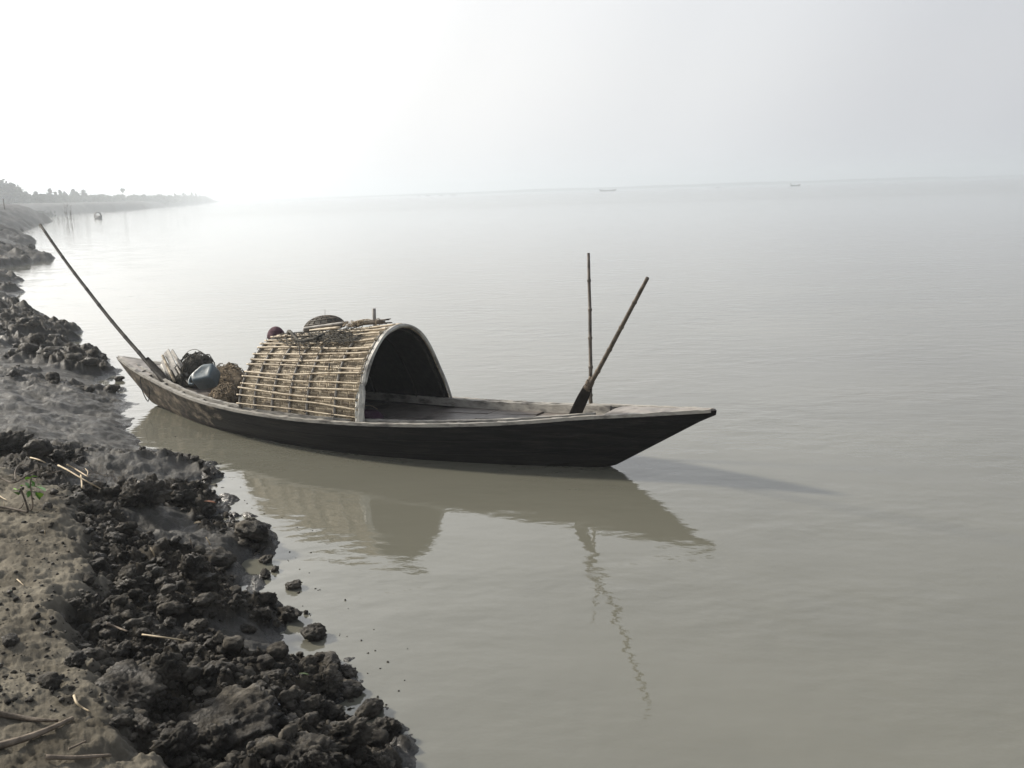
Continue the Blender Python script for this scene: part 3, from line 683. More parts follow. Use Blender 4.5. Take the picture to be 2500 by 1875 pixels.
    for i, q in enumerate(qs):
        n = 40; P = []; R = []; a = r.uniform(-.006, .006); ph = r.uniform(0, 6); amp = r.uniform(.001, .0045); nodes = sorted(r.uniform(0, 1) for _ in range(5)); f0 = .012; f1 = 1+r.uniform(-.005, .012)
        rad = r.uniform(.0072, .0100)
        kink = r.uniform(.2, .8); ka = r.uniform(-.008, .008) if q < .4 else 0
        for j in range(n):
            f = f0+(f1-f0)*j/(n-1); qq = q+a*(f-.5)*2+amp*math.sin(f*5+ph)+ka*(1-min(abs(f-kink)/.35, 1))
            ff = min(max(f, 0), 1); p = Hs(ff, qq, .026+.002*math.sin(f*11+ph))
            if f < 0 or f > 1: p = p+(Hs(1, qq, .026)-Hs(0, qq, .026))*(f-ff)
            P.append(p); rr = rad*(1-.15*f)
            for nd in nodes:
                if abs(f-nd) < .014: rr *= 1.22
            R.append(rr)
        MB().tube(P, R, 7).build('bamboo_rod', BAM, o)
    # pale folded cloth round the front edge
    nq = 110; rows = []
    for j, q in enumerate(np.linspace(0, 1, nq)):
        wide = .046+.022*sm(.25, .02, q)-.024*sm(.45, .75, q); thick = (.015+.003*math.sin(q*31))*(1-.4*sm(.5, .8, q))
        pin = 1-.45*math.exp(-((q-.155)/.012)**2)
        c = Hs(0, q, .006); e = 1e-3; d = Hs(.02, q)-Hs(0, q); d /= np.linalg.norm(d); tq = Hs(0, min(q+e, 1))-Hs(0, max(q-e, 0)); tq /= np.linalg.norm(tq); nn = Hs(0, q, .02)-Hs(0, q, 0.0001); nn /= np.linalg.norm(nn)
        row = []
        for a in np.linspace(0, 2*PI, 18, endpoint=False):
            fold = 1+.28*math.sin(a*5+q*9)+.12*math.sin(a*3-q*17)
            row.append(c+d*(math.cos(a)*wide*.5*fold*pin+wide*.10-.012)+nn*(math.sin(a)*thick*fold*pin+.002))
        rows.append(row)
    G = np.array(rows); mb = MB(); mb.grid(G, close=True); mb.f.append(tuple(range(18))); mb.f.append(tuple((nq-1)*18+j for j in range(18))[::-1])
    mb.build('edge_cloth', CLOTH, o)
    # loose end of the cloth hanging at the near corner
    rows = []
    for j, q in enumerate(np.linspace(.165, -.005, 26)):
        t_ = j/25; wd = .03+.055*math.sin(min(t_*1.7, 1)*PI*.62); row = []
        c = Hs(0, max(q, 0), .022); d = Hs(.02, max(q, 0))-Hs(0, max(q, 0)); d /= np.linalg.norm(d); nn = Hs(0, max(q, .01), .02)-Hs(0, max(q, .01), .0001); nn /= np.linalg.norm(nn)
        for k_ in range(13):
            s_ = k_/12-.5; row.append(c+d*(s_*wd*1.25)+nn*(.010+.008*math.sin(s_*14+t_*5)+.006*math.sin(s_*25-t_*9)-.12*s_*s_*0.6))
        rows.append(row)
    G = np.array(rows); mb = MB(); mb.grid(G); o2 = mb.build('cloth_flap', CLOTH, o)
    md = o2.modifiers.new('th', 'SOLIDIFY'); md.thickness = .004
    # unseen screen added across the rear of the hood to darken its inside
    G = np.array([[Hs(.90, q, -.02)*(1-t)+np.array([*(FA*.1+RA*.9+HE*.5), BZ(4.2)-.05])*t for q in np.linspace(0, 1, 41)] for t in np.linspace(0, 1, 8)]); mb = MB(); mb.grid(G); mb.build('added_shade_screen', DARKMAT, o)
    # dark front frame pole behind the cloth
    MB().tube([Hs(.03, q, -.022) for q in np.linspace(0, 1, 60)], .011, 8).build('front_frame', POLED, o)
    # twine knots along the hoops
    for f in (.02, .20, .42, .56, .71, .86, .985):
        for q in qs[:14]:
            if r.random() < .6:
                c = Hs(f, q, .028); tt = Hs(min(f+.01, 1), q, .028)-Hs(max(f-.01, 0), q, .028); tt /= np.linalg.norm(tt)
                nn = c-Hs(f, q, .0); nn /= np.linalg.norm(nn); sd = np.cross(tt, nn)
                MB().tube([c+(math.cos(a)*nn+math.sin(a)*sd)*.0135+tt*(a-3)*.001 for a in np.linspace(0, 2*PI, 9)], .0024, 4).build('lashing', ROPED, o)
    return o
hood = build_hood()
_hg = [(f, q) for f in np.linspace(0, 1, 60) for q in np.linspace(0, .6, 80)]
_hp = proj(np.array([Hs(f, q, .03) for f, q in _hg]))
def hood_at(px, py, off=.03):
    i = int(np.argmin(((_hp-np.array([px, py]))**2).sum(1))); return Hs(*_hg[i], off)
def at_v(px, py, v):
    """where the sight line meets the upright plane at sideways offset v of the boat"""
    d = ray(px, py); o = BT+bn*v; t = ((o-cC[:2])@bn)/(d[:2]@bn); return cC+d*t
def boat_deck_z(p):
    u = (np.asarray(p)[:2]-BT)@bax; return BZ(u)-.085

# ------------------------------------------------------------------ things lying on the hood
def tangle(mb, fn, n, steps, r, seed, k=4):
    rr = random.Random(seed)
    for _ in range(n):
        P = fn(rr); mb.tube(crom(P, steps), r*rr.uniform(.7, 1.3), k)
# two bamboo tubes
for i, (a, b_, r_, lab) in enumerate([((744, 800), (846, 786), .016, 'grey bamboo tube lying along the hood ridge, upper of the two'), ((758, 811), (832, 795), .015, 'light brown bamboo tube on the hood just below the grey one')]):
    p0 = hood_at(*a, .05+.012*(1-i)); p1 = hood_at(*b_, .055+.02*(1-i)); p0[2] += .012*(1-i); p1[2] += .018*(1-i)
    c = (p0+p1)/2; Pp, Rr = bam_path(p0, p1, .16, r_, r_*.8, .001, seed=i+40)
    tag(MB().tube(Pp, Rr, 12).build('bamboo_tube', BAMG if i == 0 else BAM, org=c), lab, 'bamboo tube')
# old basket (upturned, dark) behind the ridge
def basket():
    c = (Hs(.46, .54, .0)+Hs(.30, .54, 0))/2; d = Hs(.3, .54)-Hs(.62, .54); d /= np.linalg.norm(d); n2 = np.cross(np.array([0, 0, 1.]), d); n2 /= np.linalg.norm(n2)
    if n2@np.array([bn[0], bn[1], 0]) < 0: n2 = -n2
    c = at_v(792, 806, .02); c[2] = Hs(.4, .5)[2]-.01
    t = thing('upturned_basket', 'dark upturned woven basket dome with a cane rim on top of the hood', 'basket', c)
    rows = []
    A, B_, Hh = .225, .16, .118
    def pt(al, be, s=1.0):  # al around, be up
        return c+d*(A*s*math.cos(be)*math.cos(al))+n2*(B_*s*math.cos(be)*math.sin(al))+np.array([0, 0, Hh*s*math.sin(be)])
    G = np.array([[pt(al, be) for al in np.linspace(0, 2*PI, 49)] for be in np.linspace(-.1, PI/2, 12)]); mb = MB(); mb.grid(G); mb.build('basket_shell', NETD, t)
    for be, rr_ in ((.05, .006), (.45, .004), (.8, .004), (1.1, .004)): MB().tube([pt(al, be, 1.02) for al in np.linspace(0, 2*PI, 40)], rr_, 6).build('cane_ring', POLE, t)
    mb = MB()
    for al in np.linspace(0, PI, 9)[:-1]: mb.tube([pt(al, be, 1.02) for be in np.linspace(0, PI/2, 10)]+[pt(al+PI, be, 1.02) for be in np.linspace(PI/2, 0, 10)], .0035, 5)
    mb.build('cane_ribs', STICK, t)
    Pq = [pt(0.3, PI/2*.95), pt(.3, PI/2*.95)+np.array([.004, 0, .06])]; MB().tube(Pq, .0018, 4).build('loose_cane_end', STICK, t)
basket()
# bundle of dark sticks with rope coil near the front
def bundle():
    p0 = hood_at(852, 803, .05); p1 = hood_at(948, 792, .055); t = thing('stick_bundle', 'bundle of thin dark sticks bound with pale cord near the front of the hood', 'stick bundle', (p0+p1)/2)
    r = random.Random(3)
    for k in range(14):
        o = np.array([r.uniform(-.02, .02), r.uniform(-.02, .02), r.uniform(-.012, .028)]); o2 = np.array([r.uniform(-.02, .02), r.uniform(-.02, .02), r.uniform(-.012, .028)])
        a = p0+o+(p1-p0)*r.uniform(-.05, .15); b = p1+o2-(p1-p0)*r.uniform(-.05, .15)
        m = (a+b)/2+np.array([0, 0, r.uniform(.0, .02)]); MB().tube(crom([a, m, b], 4), r.uniform(.004, .007), 5).build('stick', STICK, t)
    mb = MB()
    def fn(rr):
        c = p0+(p1-p0)*rr.uniform(.0, .45); a0 = rr.uniform(0, 6); R_ = rr.uniform(.035, .085)
        return [c+np.array([math.cos(a0+a)*R_, math.sin(a0+a)*R_*.6, .028+.02*math.sin(a*2+a0)]) for a in np.linspace(0, rr.uniform(2.5, 6), 8)]
    tangle(mb, fn, 16, 4, .0028, 5); mb.build('cord_coil', ROPEP, t)
    for q in (.3, .75):
        c = p0+(p1-p0)*q+np.array([0, 0, .01]); d = (p1-p0)/np.linalg.norm(p1-p0); s_ = np.cross(d, [0, 0, 1]); s_ /= np.linalg.norm(s_)
        MB().tube([c+(s_*math.cos(a)+np.array([0, 0, 1])*math.sin(a))*.033 for a in np.linspace(0, 2*PI, 14)], .0035, 5).build('binding', ROPEP, t)
bundle()
# old net and rags thrown over the near side of the hood
def hood_net():
    c = hood_at(770, 830); mb = MB(); r = random.Random(12)
    def path(pts, off): return [hood_at(x, y, off+r.uniform(0, .01)) for x, y in pts]
    def fn(rr):
        x0 = rr.uniform(712, 850); y0 = 806+rr.uniform(0, 14); pts = [(x0, y0)]
        for k in range(5): x0 += rr.uniform(-22, 18); y0 += rr.uniform(-2, 13); pts.append((x0, min(y0, 875-abs(x0-775)*.45)))
        return path(pts, .037)
    tangle(mb, fn, 90, 3, .0024, 9)
    def fn2(rr):
        x0 = rr.uniform(715, 830); y0 = 812+rr.uniform(0, 18); pts = [(x0, y0)]
        for k in range(4): x0 += rr.uniform(8, 26); y0 += rr.uniform(-7, 6); pts.append((x0, y0))
        return path(pts, .040)
    tangle(mb, fn2, 50, 3, .003, 10)
    o = mb.build('draped_net', NETD, org=c); tag(o, 'tangled dark old net draped over the near side of the hood top', 'fishing net')
    P = crom([hood_at(x, y, o_) for x, y, o_ in [(704, 811, .05), (712, 818, .06), (722, 828, .055), (735, 834, .05), (760, 833, .05), (785, 826, .055), (812, 812, .06), (832, 803, .06)]], 5)
    o = MB().tube(P, [.020, .022, .024, .02]+[.012+.003*math.sin(i) for i in range(len(P)-4)], 8).build('twisted_rag', NETD, org=P[0]); tag(o, 'dark twisted rag lying along the hood above the net', 'rag')
    P = crom([hood_at(x, y, .045) for x, y in [(727, 833), (733, 850), (735, 870), (741, 886)]], 5)
    o = MB().tube(P, .0045, 6).build('cord', ROPED, org=P[0]); tag(o, 'short black cord hanging from the rag over the hood rods', 'cord')
    P = crom([hood_at(x, y, .05) for x, y in [(812, 825), (795, 838), (780, 850), (768, 858), (752, 868)]], 5)
    o = MB().tube(P, .0028, 5).build('cord', ROPEP, org=P[0]); tag(o, 'thin pale cord slanting down across the hood net', 'cord')
    P = [hood_at(806, 889, .035), hood_at(808, 897, .05), hood_at(807, 905, .04)]
    o = MB().tube(crom(P, 4), [.008]*4+[.006]*5, 6).build('cloth_tie', ROPED, org=P[0]); tag(o, 'small dark cloth tie knotted round a rod halfway up the hood side', 'cloth tie')
hood_net()
# short upright stub behind the hood ridge
p_top = at_v(913, 753, .45); u_ = (p_top[:2]-BT)@bax; p_b = BW(u_, .45, BZ(u_)-.02); 
pb = p_b.copy(); k_ = at_v(919, 790, .45); pdir = (k_-p_top); pb = p_top+pdir*((p_top[2]-p_b[2])/max(-pdir[2], 1e-3)); pb[2] = p_b[2]
# keep the foot on the boat
Pp, Rr = bam_path(BW(u_-.02, .40, BZ(u_)-.0), p_top, .22, .018, .018, .001, seed=77)
tag(MB().tube(Pp, Rr, 12).build('bamboo_post', BAMG, org=Pp[0]), 'grey bamboo post standing behind the hood, its cut top above the ridge', 'post')

# ------------------------------------------------------------------ mooring pole and oar at the bow
ptop = np.array([.694, 8.47, 1.661])
pbase = at_z(1443, 1012, .36)
Pp, Rr = bam_path(pbase+np.array([0, 0, -.34]), ptop, .23, .019, .0125, .006, seed=5, bulge=.35)
tag(MB().tube(Pp, Rr, 10).build('mooring_pole', POLE, org=pbase), 'straight upright bamboo pole standing in the bow deck beside the lashed oar', 'pole')
def oar():
    # blade at the foot, bamboo handle up to the right
    b0 = at_z(1402, 1013, BZ(1.1)+.0); b0 = BW(*[((b0[:2]-BT)@bax), max(((b0[:2]-BT)@bn), -.18)], BZ(1.15)+.01)
    joint = at_y(1440, 935, b0[1]-.16); top = np.array([.946, 6.687, 1.597])
    b0 = at_y(1404, 1012, b0[1])
    t = thing('lashed_oar', 'dark flat bladed oar leaning outward at the bow, its bamboo handle lashed on with rope', 'oar', b0)
    d = joint-b0; ln = np.linalg.norm(d); d /= ln; v = (b0+joint)/2-cC; s_ = np.cross(d, v/np.linalg.norm(v)); s_ /= np.linalg.norm(s_); n_ = np.cross(d, s_)
    mb = MB(); rows = []
    for q in np.linspace(-.18, 1.15, 14):
        wdt = float(np.interp(q, [-.18, 0, .5, .85, 1.0, 1.15], [.046, .048, .046, .036, .022, .016])); th = .010
        c = b0+d*ln*q; row = []
        for a in np.linspace(0, 2*PI, 12, endpoint=False):
            ca, sa = math.cos(a), math.sin(a); row.append(c+s_*wdt*np.sign(ca)*abs(ca)**.5+n_*th*np.sign(sa)*abs(sa)**.5)
        rows.append(row)
    mb.grid(np.array(rows), close=True); mb.f.append(tuple(range(12))); mb.f.append(tuple(13*12+j for j in range(12))[::-1]); mb.build('blade', BLADE, t)
    h0 = b0+d*ln*.70-n_*.018
    Pp, Rr = bam_path(h0, top, .25, .019, .0135, .007, seed=9, bulge=.25); MB().tube(Pp, Rr, 10).build('handle', POLE, t)
    mb = MB(); r = random.Random(2)
    for q in np.linspace(.80, 1.16, 12):
        c = b0+d*ln*q-n_*.006; tl = r.uniform(-.5, .5); ra = .030 if q < 1.05 else .024
        mb.tube([c+s_*math.cos(a)*ra+n_*math.sin(a)*ra+d*math.sin(a+tl)*.012 for a in np.linspace(0, 2*PI, 14)], .0045, 5)
    for k in range(4): c0 = b0+d*ln*.82+s_*r.uniform(-.02, .02)-n_*.028; mb.tube([c0, b0+d*ln*1.0+s_*r.uniform(-.02, .02)-n_*.036, b0+d*ln*1.17+s_*r.uniform(-.01, .01)-n_*.026], .004, 5)
    mb.build('rope_lashing', ROPE, t)
oar()
# steering oar at the stern
def stern_oar():
    foot = at_z(408, 938, .34); mid = at_z(345, 868, .62); tip = at_y(98, 549, 12.3)
    t = thing('steering_oar', 'very long thin bamboo steering oar slanting up left from the boat stern', 'oar', foot)
    P = []; R = []
    P, R = bam_path(foot, tip, .36, .021, .0165, .003, (0, 0, -.085), 15, .16)
    MB().tube(P, R, 10).build('handle', POLED, t)
    a = foot-(tip-foot)*.0+np.array([0, 0, .03]); d = (tip-foot); d /= np.linalg.norm(d); v = ray(390, 920); s_ = np.cross(d, v); s_ /= np.linalg.norm(s_); n_ = np.cross(d, s_); rows = []
    for q in np.linspace(-.10, .50, 14):
        wdt = float(np.interp(q, [-.10, -.02, .2, .36, .5], [.028, .040, .040, .032, .020])); c = foot+d*q+np.array([0, 0, .01]); row = []
        for aa in np.linspace(0, 2*PI, 12, endpoint=False): row.append(c+s_*wdt*math.cos(aa)+n_*.012*math.sin(aa)-n_*.02)
        rows.append(row)
    mb = MB(); mb.grid(np.array(rows), close=True); mb.f.append(tuple(range(12))); mb.f.append(tuple(13*12+j for j in range(12))[::-1]); mb.build('blade', BLADE, t)
stern_oar()
# rope loops hanging over the stern quarter
P = [at_z(x, y, z) for x, y, z in [(365, 907, .47), (352, 905, .47), (345, 912, .46)]]
lp = [at_v(x, y, v) for x, y, v in [(362, 905, -.12), (350, 906, -.20), (342.5, 918, -.235), (345, 945, -.24), (352, 965, -.24), (360, 979, -.24), (363, 976, -.24), (364.5, 958, -.25), (361, 930, -.25), (362, 921, -.245), (368, 918, -.22), (377, 918, -.14)]]
tag(MB().tube(crom(lp, 6), .0050, 6).build('hanging_rope', ROPED, org=lp[0]), 'dark rope loop hanging down over the side near the stern', 'rope')

# ------------------------------------------------------------------ cargo in the stern
def cargo():
    St = [((397, 868), (426, 932), BAM, .0125, 'r', 'pale bamboo piece at the front of the leaning stack by the steering oar'),
          ((409, 855), (428, 896), RAIL, .015, 'p', 'pale flat board with a square top, tallest in the leaning stack at the stern'),
          ((403, 861), (432, 917), BAMG, .013, 'p', 'brownish board leaning just left of the tallest pale board'),
          ((419, 856), (444, 897), RAIL, .016, 'p', 'white weathered board at the right of the leaning stack'),
          ((430, 892), (444, 918), BAMG, .012, 'r', 'short grey bamboo piece below the white weathered board'),
          ((445, 896), (458, 917), BAMG, .012, 'r', 'short grey bamboo piece nearest the dark net heap'),
          ((449, 917), (466, 941), BAMG, .013, 'r', 'lowest short bamboo piece with a pale cut end lying on the stern boards'),
          ((396, 880), (416, 928), BAMG, .013, 'p', 'dark grey board leaning behind the pale bamboo piece'),
          ((394, 890), (404, 923), CLOTH, .014, 'p', 'bright white board at the left of the leaning stack'),
          ((388, 900), (401, 918), BAM, .012, 'r', 'short pinkish bamboo piece at the far left of the leaning stack')]
    for i, (a, b_, mt, r_, kd, lab) in enumerate(St):
        v0 = -.26+.012*i % .05; pb = at_v(*b_, -.24+(.10 if b_[0] > 440 else 0)+(i % 3)*.02); pa = at_v(*a, -.12+(.10 if b_[0] > 440 else 0)+(i % 3)*.02)
        mb = MB(); d = pb-pa; r_ *= 1.22
        if kd == 'r':
            Pp, Rr = bam_path(pa, pb, .13, r_, r_*.95, .0005, seed=i); mb.tube(Pp, Rr, 10)
        else:
            dn = d/np.linalg.norm(d); v = ray(*a); s_ = np.cross(dn, v); s_ /= np.linalg.norm(s_); n_ = np.cross(dn, s_); ct = math.cos(.5); s2 = s_*ct+n_*math.sin(.5); n2 = np.cross(dn, s2)
            C = [pa-s2*r_-n2*.006, pa+s2*r_-n2*.006, pa+s2*r_+n2*.006, pa-s2*r_+n2*.006]; mb.box8([c+d for c in C]+C)
        o = mb.build('board' if kd == 'p' else 'bamboo_piece', mt, org=(pa+pb)/2, smooth=(kd == 'r')); tag(o, lab, 'board' if kd == 'p' else 'bamboo piece', 'boards and bamboo pieces leaning in the stern')
    def heap(name, c, A, mt, mt2, seed, label, n=130, rs=.0035, up=1.0):
        t = thing(name, label, 'fishing net', c); V, F = clod_shape(4, seed, .17, 1.0); V = V*np.array(A); V[:, 2] = np.where(V[:, 2] < 0, V[:, 2]*.35, V[:, 2])
        ca, sa = math.cos(PI-BA), math.sin(PI-BA); Rm = np.array([[ca, -sa, 0], [sa, ca, 0], [0, 0, 1]])
        obj('net_mass', (V*.93)@Rm.T+c, F, mt, t); mb = MB(); r = random.Random(seed)
        from mathutils.kdtree import KDTree
        kd = KDTree(len(V)); dirs = ICO[4][0]
        for i, q in enumerate(dirs): kd.insert(q, i)
        kd.balance()
        for _ in range(n):
            th = r.uniform(0, 2*PI); ph = r.uniform(0.0, 1.45); P = []; dth = r.uniform(-.3, .3); dph = r.uniform(-.25, .25)
            for s_ in range(7):
                th += dth+r.uniform(-.16, .16); ph = min(max(ph+dph+r.uniform(-.12, .12), -.25), 1.5)
                q = Vector((math.cos(th)*math.cos(ph), math.sin(th)*math.cos(ph), math.sin(ph))); i = kd.find(q)[1]
                P.append((V[i]*(1.0+r.uniform(-.03, .05)))@Rm.T+c)
            mb.tube(crom(P, 3), rs*r.uniform(.6, 1.3), 4)
        mb.build('loose_strands', mt2, t); return t
    c = at_v(479, 912, .10); c[2] = .30
    heap('dark_net_heap', c, (.26, .19, .315), NETD, NETD, 3, 'large dark grey net heap behind the jerrycan in the stern')
    c2 = at_v(562, 925, .12); c2[2] = .25
    heap('brown_net_heap', c2, (.33, .17, .26), NETB, NETB, 5, 'coarse brown net heap sloping down between the jerrycan and the hood')
    c3 = at_v(553, 968, -.36); c3[2] = .235
    heap('coiled_net_bundle', c3, (.235, .14, .19), NETB, NETB, 8, 'rounded brown net bundle nearest the camera, tucked against the hood', 200, .004)
    # rope loops on the heap
    P = [c+np.array(q) for q in [(-.10, 0, .26), (-.06, -.02, .32), (.02, -.03, .345), (.08, -.04, .32), (.15, -.05, .27), (.12, -.12, .25), (.05, -.12, .27)]]
    tag(MB().tube(crom(P, 6), .0032, 5).build('rope_loop', ROPE, org=P[0]), 'thin rope loop arching above the dark net heap', 'rope')
    P = [c+np.array(q) for q in [(-.20, -.05, .24), (-.15, -.10, .27), (-.10, -.14, .22), (-.09, -.17, .14), (-.10, -.17, .08)]]
    tag(MB().tube(crom(P, 6), .0035, 5).build('pale_rope_bight', ROPEP, org=P[0]), 'pale rope bight down the left face of the dark net heap', 'rope')
cargo()
def jerrycan():
    c = at_v(503, 922, -.17); t = thing('jerrycan', 'dented blue grey plastic jerrycan tipped on its side among the nets', 'jerrycan', c)
    up = np.array([0, 0, 1.]); fw = -cF; ez = .62*up+.75*fw-.22*cR; ez /= np.linalg.norm(ez); ex = cR-ez*(cR@ez); ex /= np.linalg.norm(ex); ey = np.cross(ez, ex)
    out_ = [(.125, -.085), (.135, .07), (.125, .125), (.0, .132), (-.035, .12), (-.135, .015), (-.148, -.03), (-.115, -.098), (-.02, -.10)]
    P2 = [];
    for i in range(len(out_)):
        p0 = np.array(out_[i-1]); p1 = np.array(out_[i]); p2 = np.array(out_[(i+1) % len(out_)]); l0 = np.linalg.norm(p0-p1); l2 = np.linalg.norm(p2-p1); k = .018
        a_ = p1+(p0-p1)/l0*min(k, l0*.45); b_ = p1+(p2-p1)/l2*min(k, l2*.45); P2 += [a_, (a_+2*p1+b_)/4, b_]
    P2 = np.array(P2)*.86; cen = P2.mean(0); rows = []; h = .095
    for z, s_ in ((-h, .80), (-h*.93, .92), (-h*.75, .99), (-h*.3, 1.0), (0, .985), (h*.3, 1.0), (h*.75, .99), (h*.93, .93), (h, .84), (h*.97, .60), (h*.90, .30), (h*.92, .02)):
        rows.append([c+ex*q[0]+ey*q[1]+ez*z for q in cen+(P2-cen)*s_])
    mb = MB(); mb.grid(np.array(rows), close=True); n = len(P2); mb.f.append(tuple(range(n))); mb.build('can_body', CANM, t)
    q = lambda x, y, z=0: c+ex*x+ey*y+ez*z
    MB().tube(crom([q(-.01, .125), q(-.05, .150), q(-.11, .115), q(-.165, .06), q(-.185, .0), q(-.175, -.05), q(-.13, -.06)], 5), .013, 8).build('handle', CANM, t)
    MB().tube([q(-.10, .07), q(-.128, .10)], .022, 14).build('cap', CANC, t)
jerrycan()
# small stand-ins for faint marks inside the hood mouth; the cloth replaces a flare streak
u0 = 3.05
V, F = clod_shape(3, 21, .3, .6); c = BW(3.15, -.42, BZ(3.1)-.03)
tag(obj('flare_cloth_heap', V*np.array([.17, .13, .14])+c, F, PURP, org=c), 'dark purple cloth heap added for a lens flare streak just inside the hood mouth', 'cloth')
for i, (px, py, s_, lb) in enumerate([(960, 976, .010, 'tiny pale scrap on the boards deep inside the hood, left of a pair'), (970, 977, .013, 'larger pale scrap on the boards deep inside the hood, right of a pair')]):
    c = at_z(px, py+3, BZ(3.4)-.07); V, F = clod_shape(2, 33+i, .3, .5); tag(obj('pale_scrap', V*s_*1.3+c, F, PLASTIC, org=c), lb, 'scrap', 'pale scraps inside the hood')
P = [at_z(892, 990, .33), at_z(905, 990, .33), at_z(922, 999, .30)]; 
tag(MB().tube(crom(P, 4), .0035, 5).build('bamboo_sliver', BAM, org=P[0]), 'thin pale bamboo sliver crossing the dark corner of the hood mouth', 'sliver')

# ------------------------------------------------------------------ person seated behind the hood
def person():
    base = BW(4.80, .13, BZ(4.7)-.085); t = thing('person', 'person in a maroon knitted cap sitting behind the hood, only the cap showing', 'person', base)
    base = base-np.array([0, 0, .0])
    fx = np.array([-bax[0], -bax[1], 0]); sx = np.array([bn[0], bn[1], 0]); up = np.array([0, 0, 1.])
    def Pq(f, s_, z): return base+fx*f+sx*s_+up*z
    J = {'pel': (Pq(0, 0, .10), .125), 'waist': (Pq(.00, 0, .23), .115), 'chest': (Pq(.05, 0, .38), .125), 'neck': (Pq(.09, 0, .46), .05), 'skull': (Pq(.11, 0, .50), .055)}
    for s_, nm in ((-1, 'l'), (1, 'r')):
        J['hip'+nm] = (Pq(.05, s_*.09, .09), .09); J['knee'+nm] = (Pq(.30, s_*.17, .33), .058); J['ank'+nm] = (Pq(.24, s_*.10, .05), .036); J['toe'+nm] = (Pq(.36, s_*.11, .025), .028)
        J['sh'+nm] = (Pq(.06, s_*.15, .44), .055); J['el'+nm] = (Pq(.17, s_*.22, .30), .040); J['wr'+nm] = (Pq(.33, s_*.12, .34), .027); J['ha'+nm] = (Pq(.37, s_*.08, .36), .026)
    E = [('pel', 'waist'), ('waist', 'chest'), ('chest', 'neck'), ('neck', 'skull')]
    for nm in 'lr': E += [('pel', 'hip'+nm), ('hip'+nm, 'knee'+nm), ('knee'+nm, 'ank'+nm), ('ank'+nm, 'toe'+nm), ('chest', 'sh'+nm), ('sh'+nm, 'el'+nm), ('el'+nm, 'wr'+nm), ('wr'+nm, 'ha'+nm)]
    nm_ = list(J); me = bpy.data.meshes.new('body'); me.from_pydata([(J[n][0]-base).tolist() for n in nm_], [(nm_.index(a), nm_.index(b)) for a, b in E], []); me.materials.append(SHIRT)
    o = bpy.data.objects.new('body', me); COL.objects.link(o); o.parent = t; ORG[o] = base
    md = o.modifiers.new('skin', 'SKIN'); lay = me.skin_vertices[0].data if me.skin_vertices else None
    if lay is None:
        import bmesh
        bm = bmesh.new(); bm.from_mesh(me); bm.verts.layers.skin.verify(); bm.to_mesh(me); bm.free(); lay = me.skin_vertices[0].data
    for i, n in enumerate(nm_): lay[i].radius = (J[n][1], J[n][1]*(.8 if n in ('pel', 'waist', 'chest') else 1)); lay[i].use_root = (n == 'pel')
    o.modifiers.new('sub', 'SUBSURF').levels = 2; o.modifiers[-1].render_levels = 2
    hc = Pq(.125, 0, .600); V, F = ICO[4]; H = V.copy(); f_ = V@np.array([1, 0, 0])
    out_ = []
    for v in V:   # head: local x forward, y side, z up
        x, y, z = v; sc = np.array([.094, .074, .112]); p = v*sc
        if z < -.1: p[1] *= 1-.25*min(-z, 1); p[0] += .012*(-z)*(x > 0)
        if x > .3: p[0] -= .008*math.exp(-((abs(y)-.42)**2+(z-.02)**2)*30)                   # eye sockets
        p[0] += .026*math.exp(-((y/.16)**2+((z+.22)/.20)**2))*(x > 0)                         # nose
        p[0] += .007*math.exp(-((y/.35)**2+((z+.52)/.07)**2))*(x > 0)                         # lips
        p[1] += np.sign(y)*.012*math.exp(-(((abs(y)-1)/.25)**2+((z+.08)/.22)**2+((x+.05)/.2)**2))  # ears
        out_.append(hc+fx*p[0]+sx*p[1]+up*p[2])
    obj('head', np.array(out_), F, SKIN, t)
    cp = []
    for v in V:
        x, y, z = v; zz = max(z, .05); r_ = 1.0+.02*math.sin(math.atan2(y, x)*26)
        cp.append(hc+fx*(x*.101*r_-.004)+sx*(y*.083*r_)+up*(.118*zz+.012))
    obj('knitted_cap', np.array(cp), F, MAROON, t)
person()

